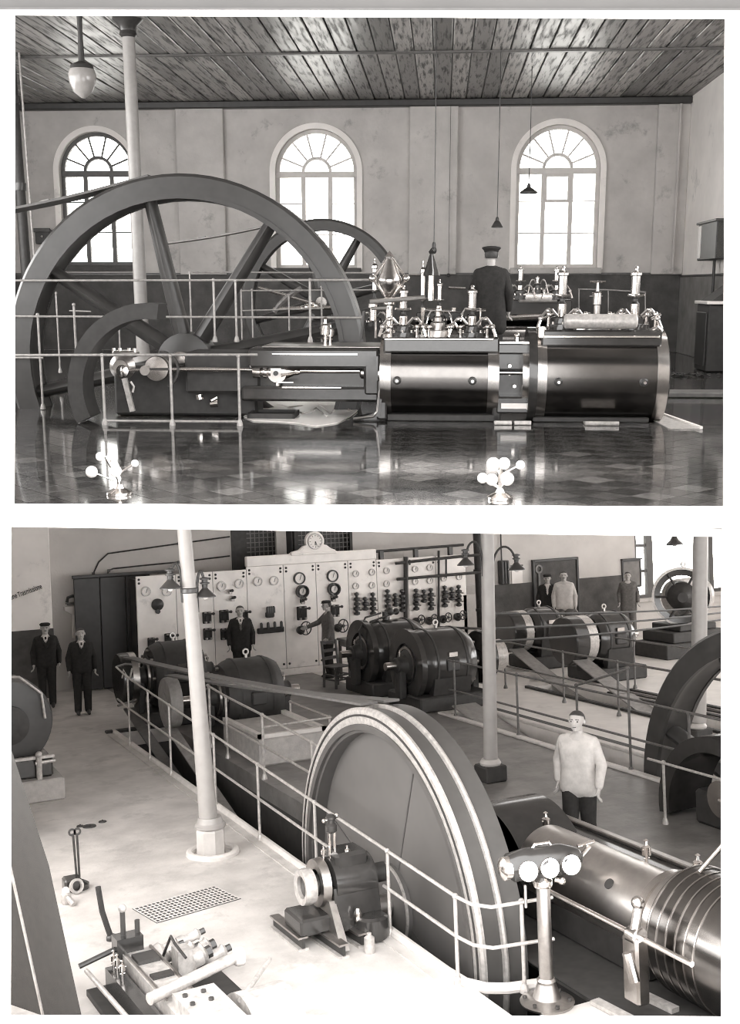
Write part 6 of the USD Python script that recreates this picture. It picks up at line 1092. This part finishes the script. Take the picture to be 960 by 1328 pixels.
# guard rail at the far right, with its crank guard
t = thing(W, 'crank_casing', 'black curved crank casing with bright linkwork at the right edge, below the spoked wheel', 'crank casing', (9.27, 9.72, 0)); part(t, 'curved_guard', arcb((0, 0, .15), (0, 1, 0), (0, 0, 1), (1, 0, 0), .74, .92, -.33, .33, math.radians(-8), math.radians(170)), 'iron_gloss'); part(t, 'case', bx(-.25, .4, -1.0, .4, 0, .40, .04), 'iron_matt', smooth=False)
part(t, 'disc', lathe([(.05, 0), (.2, .0), (.21, .04), (.05, .06)], (-.36, -.2, .42), (-1, 0, 0), 24), 'steel'); part(t, 'linkwork', J(rod((-.42, -.2, .42), (-.42, -.9, .30), .02), rod((-.42, -.3, .4), (-.42, -.25, .05), .02), rod((-.42, -.9, .5), (-.42, -.75, .2), .02), ball((-.42, -.9, .3), .05)), 'nickel')
railing(W, 'pit_railing', 'short pale rail before the crank casing at the right edge', [(8.70, 10.25, 0), (8.74, 9.2, 0)], [.72, .70], [[(8.68, 10.5, .72), (8.78, 8.6, .69)]], .018, 'rail')

# ------------------------------------------------------------------ engine parts in the lower left corner
E4 = thing(W, 'steam_engine', 'bright machined end of an engine rising into the lower left corner', 'steam engine')
def z4(x, y, z): return W.Z(x, y, z)
a = z4(160, 1235, .30); b = z4(245, 1330, .30); dv = nrm((b - a) * [1, 1, 0]); nv = V3(-dv[1], dv[0], 0)
def o4(s, w, z): p = a + dv * s + nv * w; return V3(p[0], p[1], z)
def blk4(s0, s1, w0, w1, z0, z1, m, nm, lab=None): return part(E4, nm, hull([o4(s, w, z) for s in (s0, s1) for w in (w0, w1) for z in (z0, z1)]), m, lab, smooth=False)
L = np.linalg.norm((b - a)[:2])
blk4(0, L * 1.1, -.02, .24, 0, .30, 'engine_pale', 'guide_bed', 'bright flat guide bed'); blk4(.02, L, -.16, -.05, 0, .22, 'iron_gloss', 'side_frame'); blk4(L * .38, L * .44, .03, .2, .30, .32, 'black', 'slot'); blk4(L * .1, L * .22, .02, .20, .30, .33, 'iron', 'shim'); blk4(-.12, .04, -.06, .16, .0, .42, 'iron_gloss', 'gland_block')
part(E4, 'stud', J(*[rod(o4(-.05, w, .3), o4(-.05, w, .62 - .1 * k), .022, 8) for k, w in enumerate((.02, .14))]), 'iron'); part(E4, 'stud_head', ball(o4(-.05, .02, .64), .035, 10), 'rail'); part(E4, 'side_rod', rod(o4(-.1, -.28, .18), o4(L, -.22, .16), .02), 'rail', 'bright side rod'); part(E4, 'frame_bar', rod(o4(-.05, -.35, .25), o4(-.06, .05, .34), .022), 'iron')
part(E4, 'cross_shaft', rod(o4(L * .72, -.14, .36), o4(L * .56, .62, .40), .045, 14), 'rail', 'pale cross shaft'); part(E4, 'shaft_end', lathe([(.06, 0), (.07, .02), (.07, .07), (.03, .08)], o4(L * .56, .62, .40), nv, 16), 'kerb')
for s, w, r, z in ((-.02, .36, .10, .2), (.10, .46, .08, .2), (.02, .62, .09, .16), (.24, .50, .10, .2), (.12, .72, .06, .14), (-.06, .56, .05, .26)): k = part(E4, 'valve_body', lathe([(r, -.08), (r * 1.1, -.03), (r * .8, 0), (r * .8, .08), (r, .1), (r * .4, .13)], o4(s, w, z), nrm(nv + V3(0, 0, .25)), 18), 'engine_pale', 'bright valve body'); part(k, 'nut', lathe([(r * .5, .12), (r * .5, .17)], o4(s, w, z), nrm(nv + V3(0, 0, .25)), 6), 'iron')
blk4(.1, .3, .3, .62, 0, .16, 'iron_matt', 'pedestal'); blk4(.2, .36, .34, .46, .1, .34, 'engine_pale', 'bracket')
part(E4, 'curved_casing', arcb(o4(L * .95, .62, -.05), dv, (0, 0, 1), nv, .28, .42, -.2, .18, .3, 2.9), 'engine_pale', 'bright curved casing'); part(E4, 'casing_rod', rod(o4(L * .95, .42, .34), o4(L * .62, .88, .36), .02), 'rail'); blk4(L * .78, L * 1.2, .0, .32, .30, .40, 'engine_pale', 'end_plate')
part(E4, 'plate_bolt', J(*[lathe([(.02, 0), (.02, .02)], o4(L * q, w, .40), n=6) for q in (.85, .95) for w in (.06, .2)]), 'iron')
for q in (.18, .3, .42): part(E4, 'cover_rib', bar(o4(L * .95, .46, .33) + dv * (q - .3) * .9, o4(L * .95, .78, .33) + dv * (q - .3) * .9, .02, .03), 'rail_dark', smooth=False)
for w in (.0, .22): part(E4, 'guide_strip', bar(o4(.02, w, .31), o4(L * .7, w, .31), .018, .02), 'steel_dull', smooth=False)
part(E4, 'oil_pipe', tube([o4(.05, .30, .18), o4(.2, .34, .42), o4(.4, .30, .44), o4(.55, .34, .36)], .012, 7), 'iron')
for s_ in (.06, .16, .3): lub(E4, *o4(s_, -.10, .22), .5)
blk4(-.05, L * 1.1, -.3, .75, 0, .05, 'iron_matt', 'bed_plate')
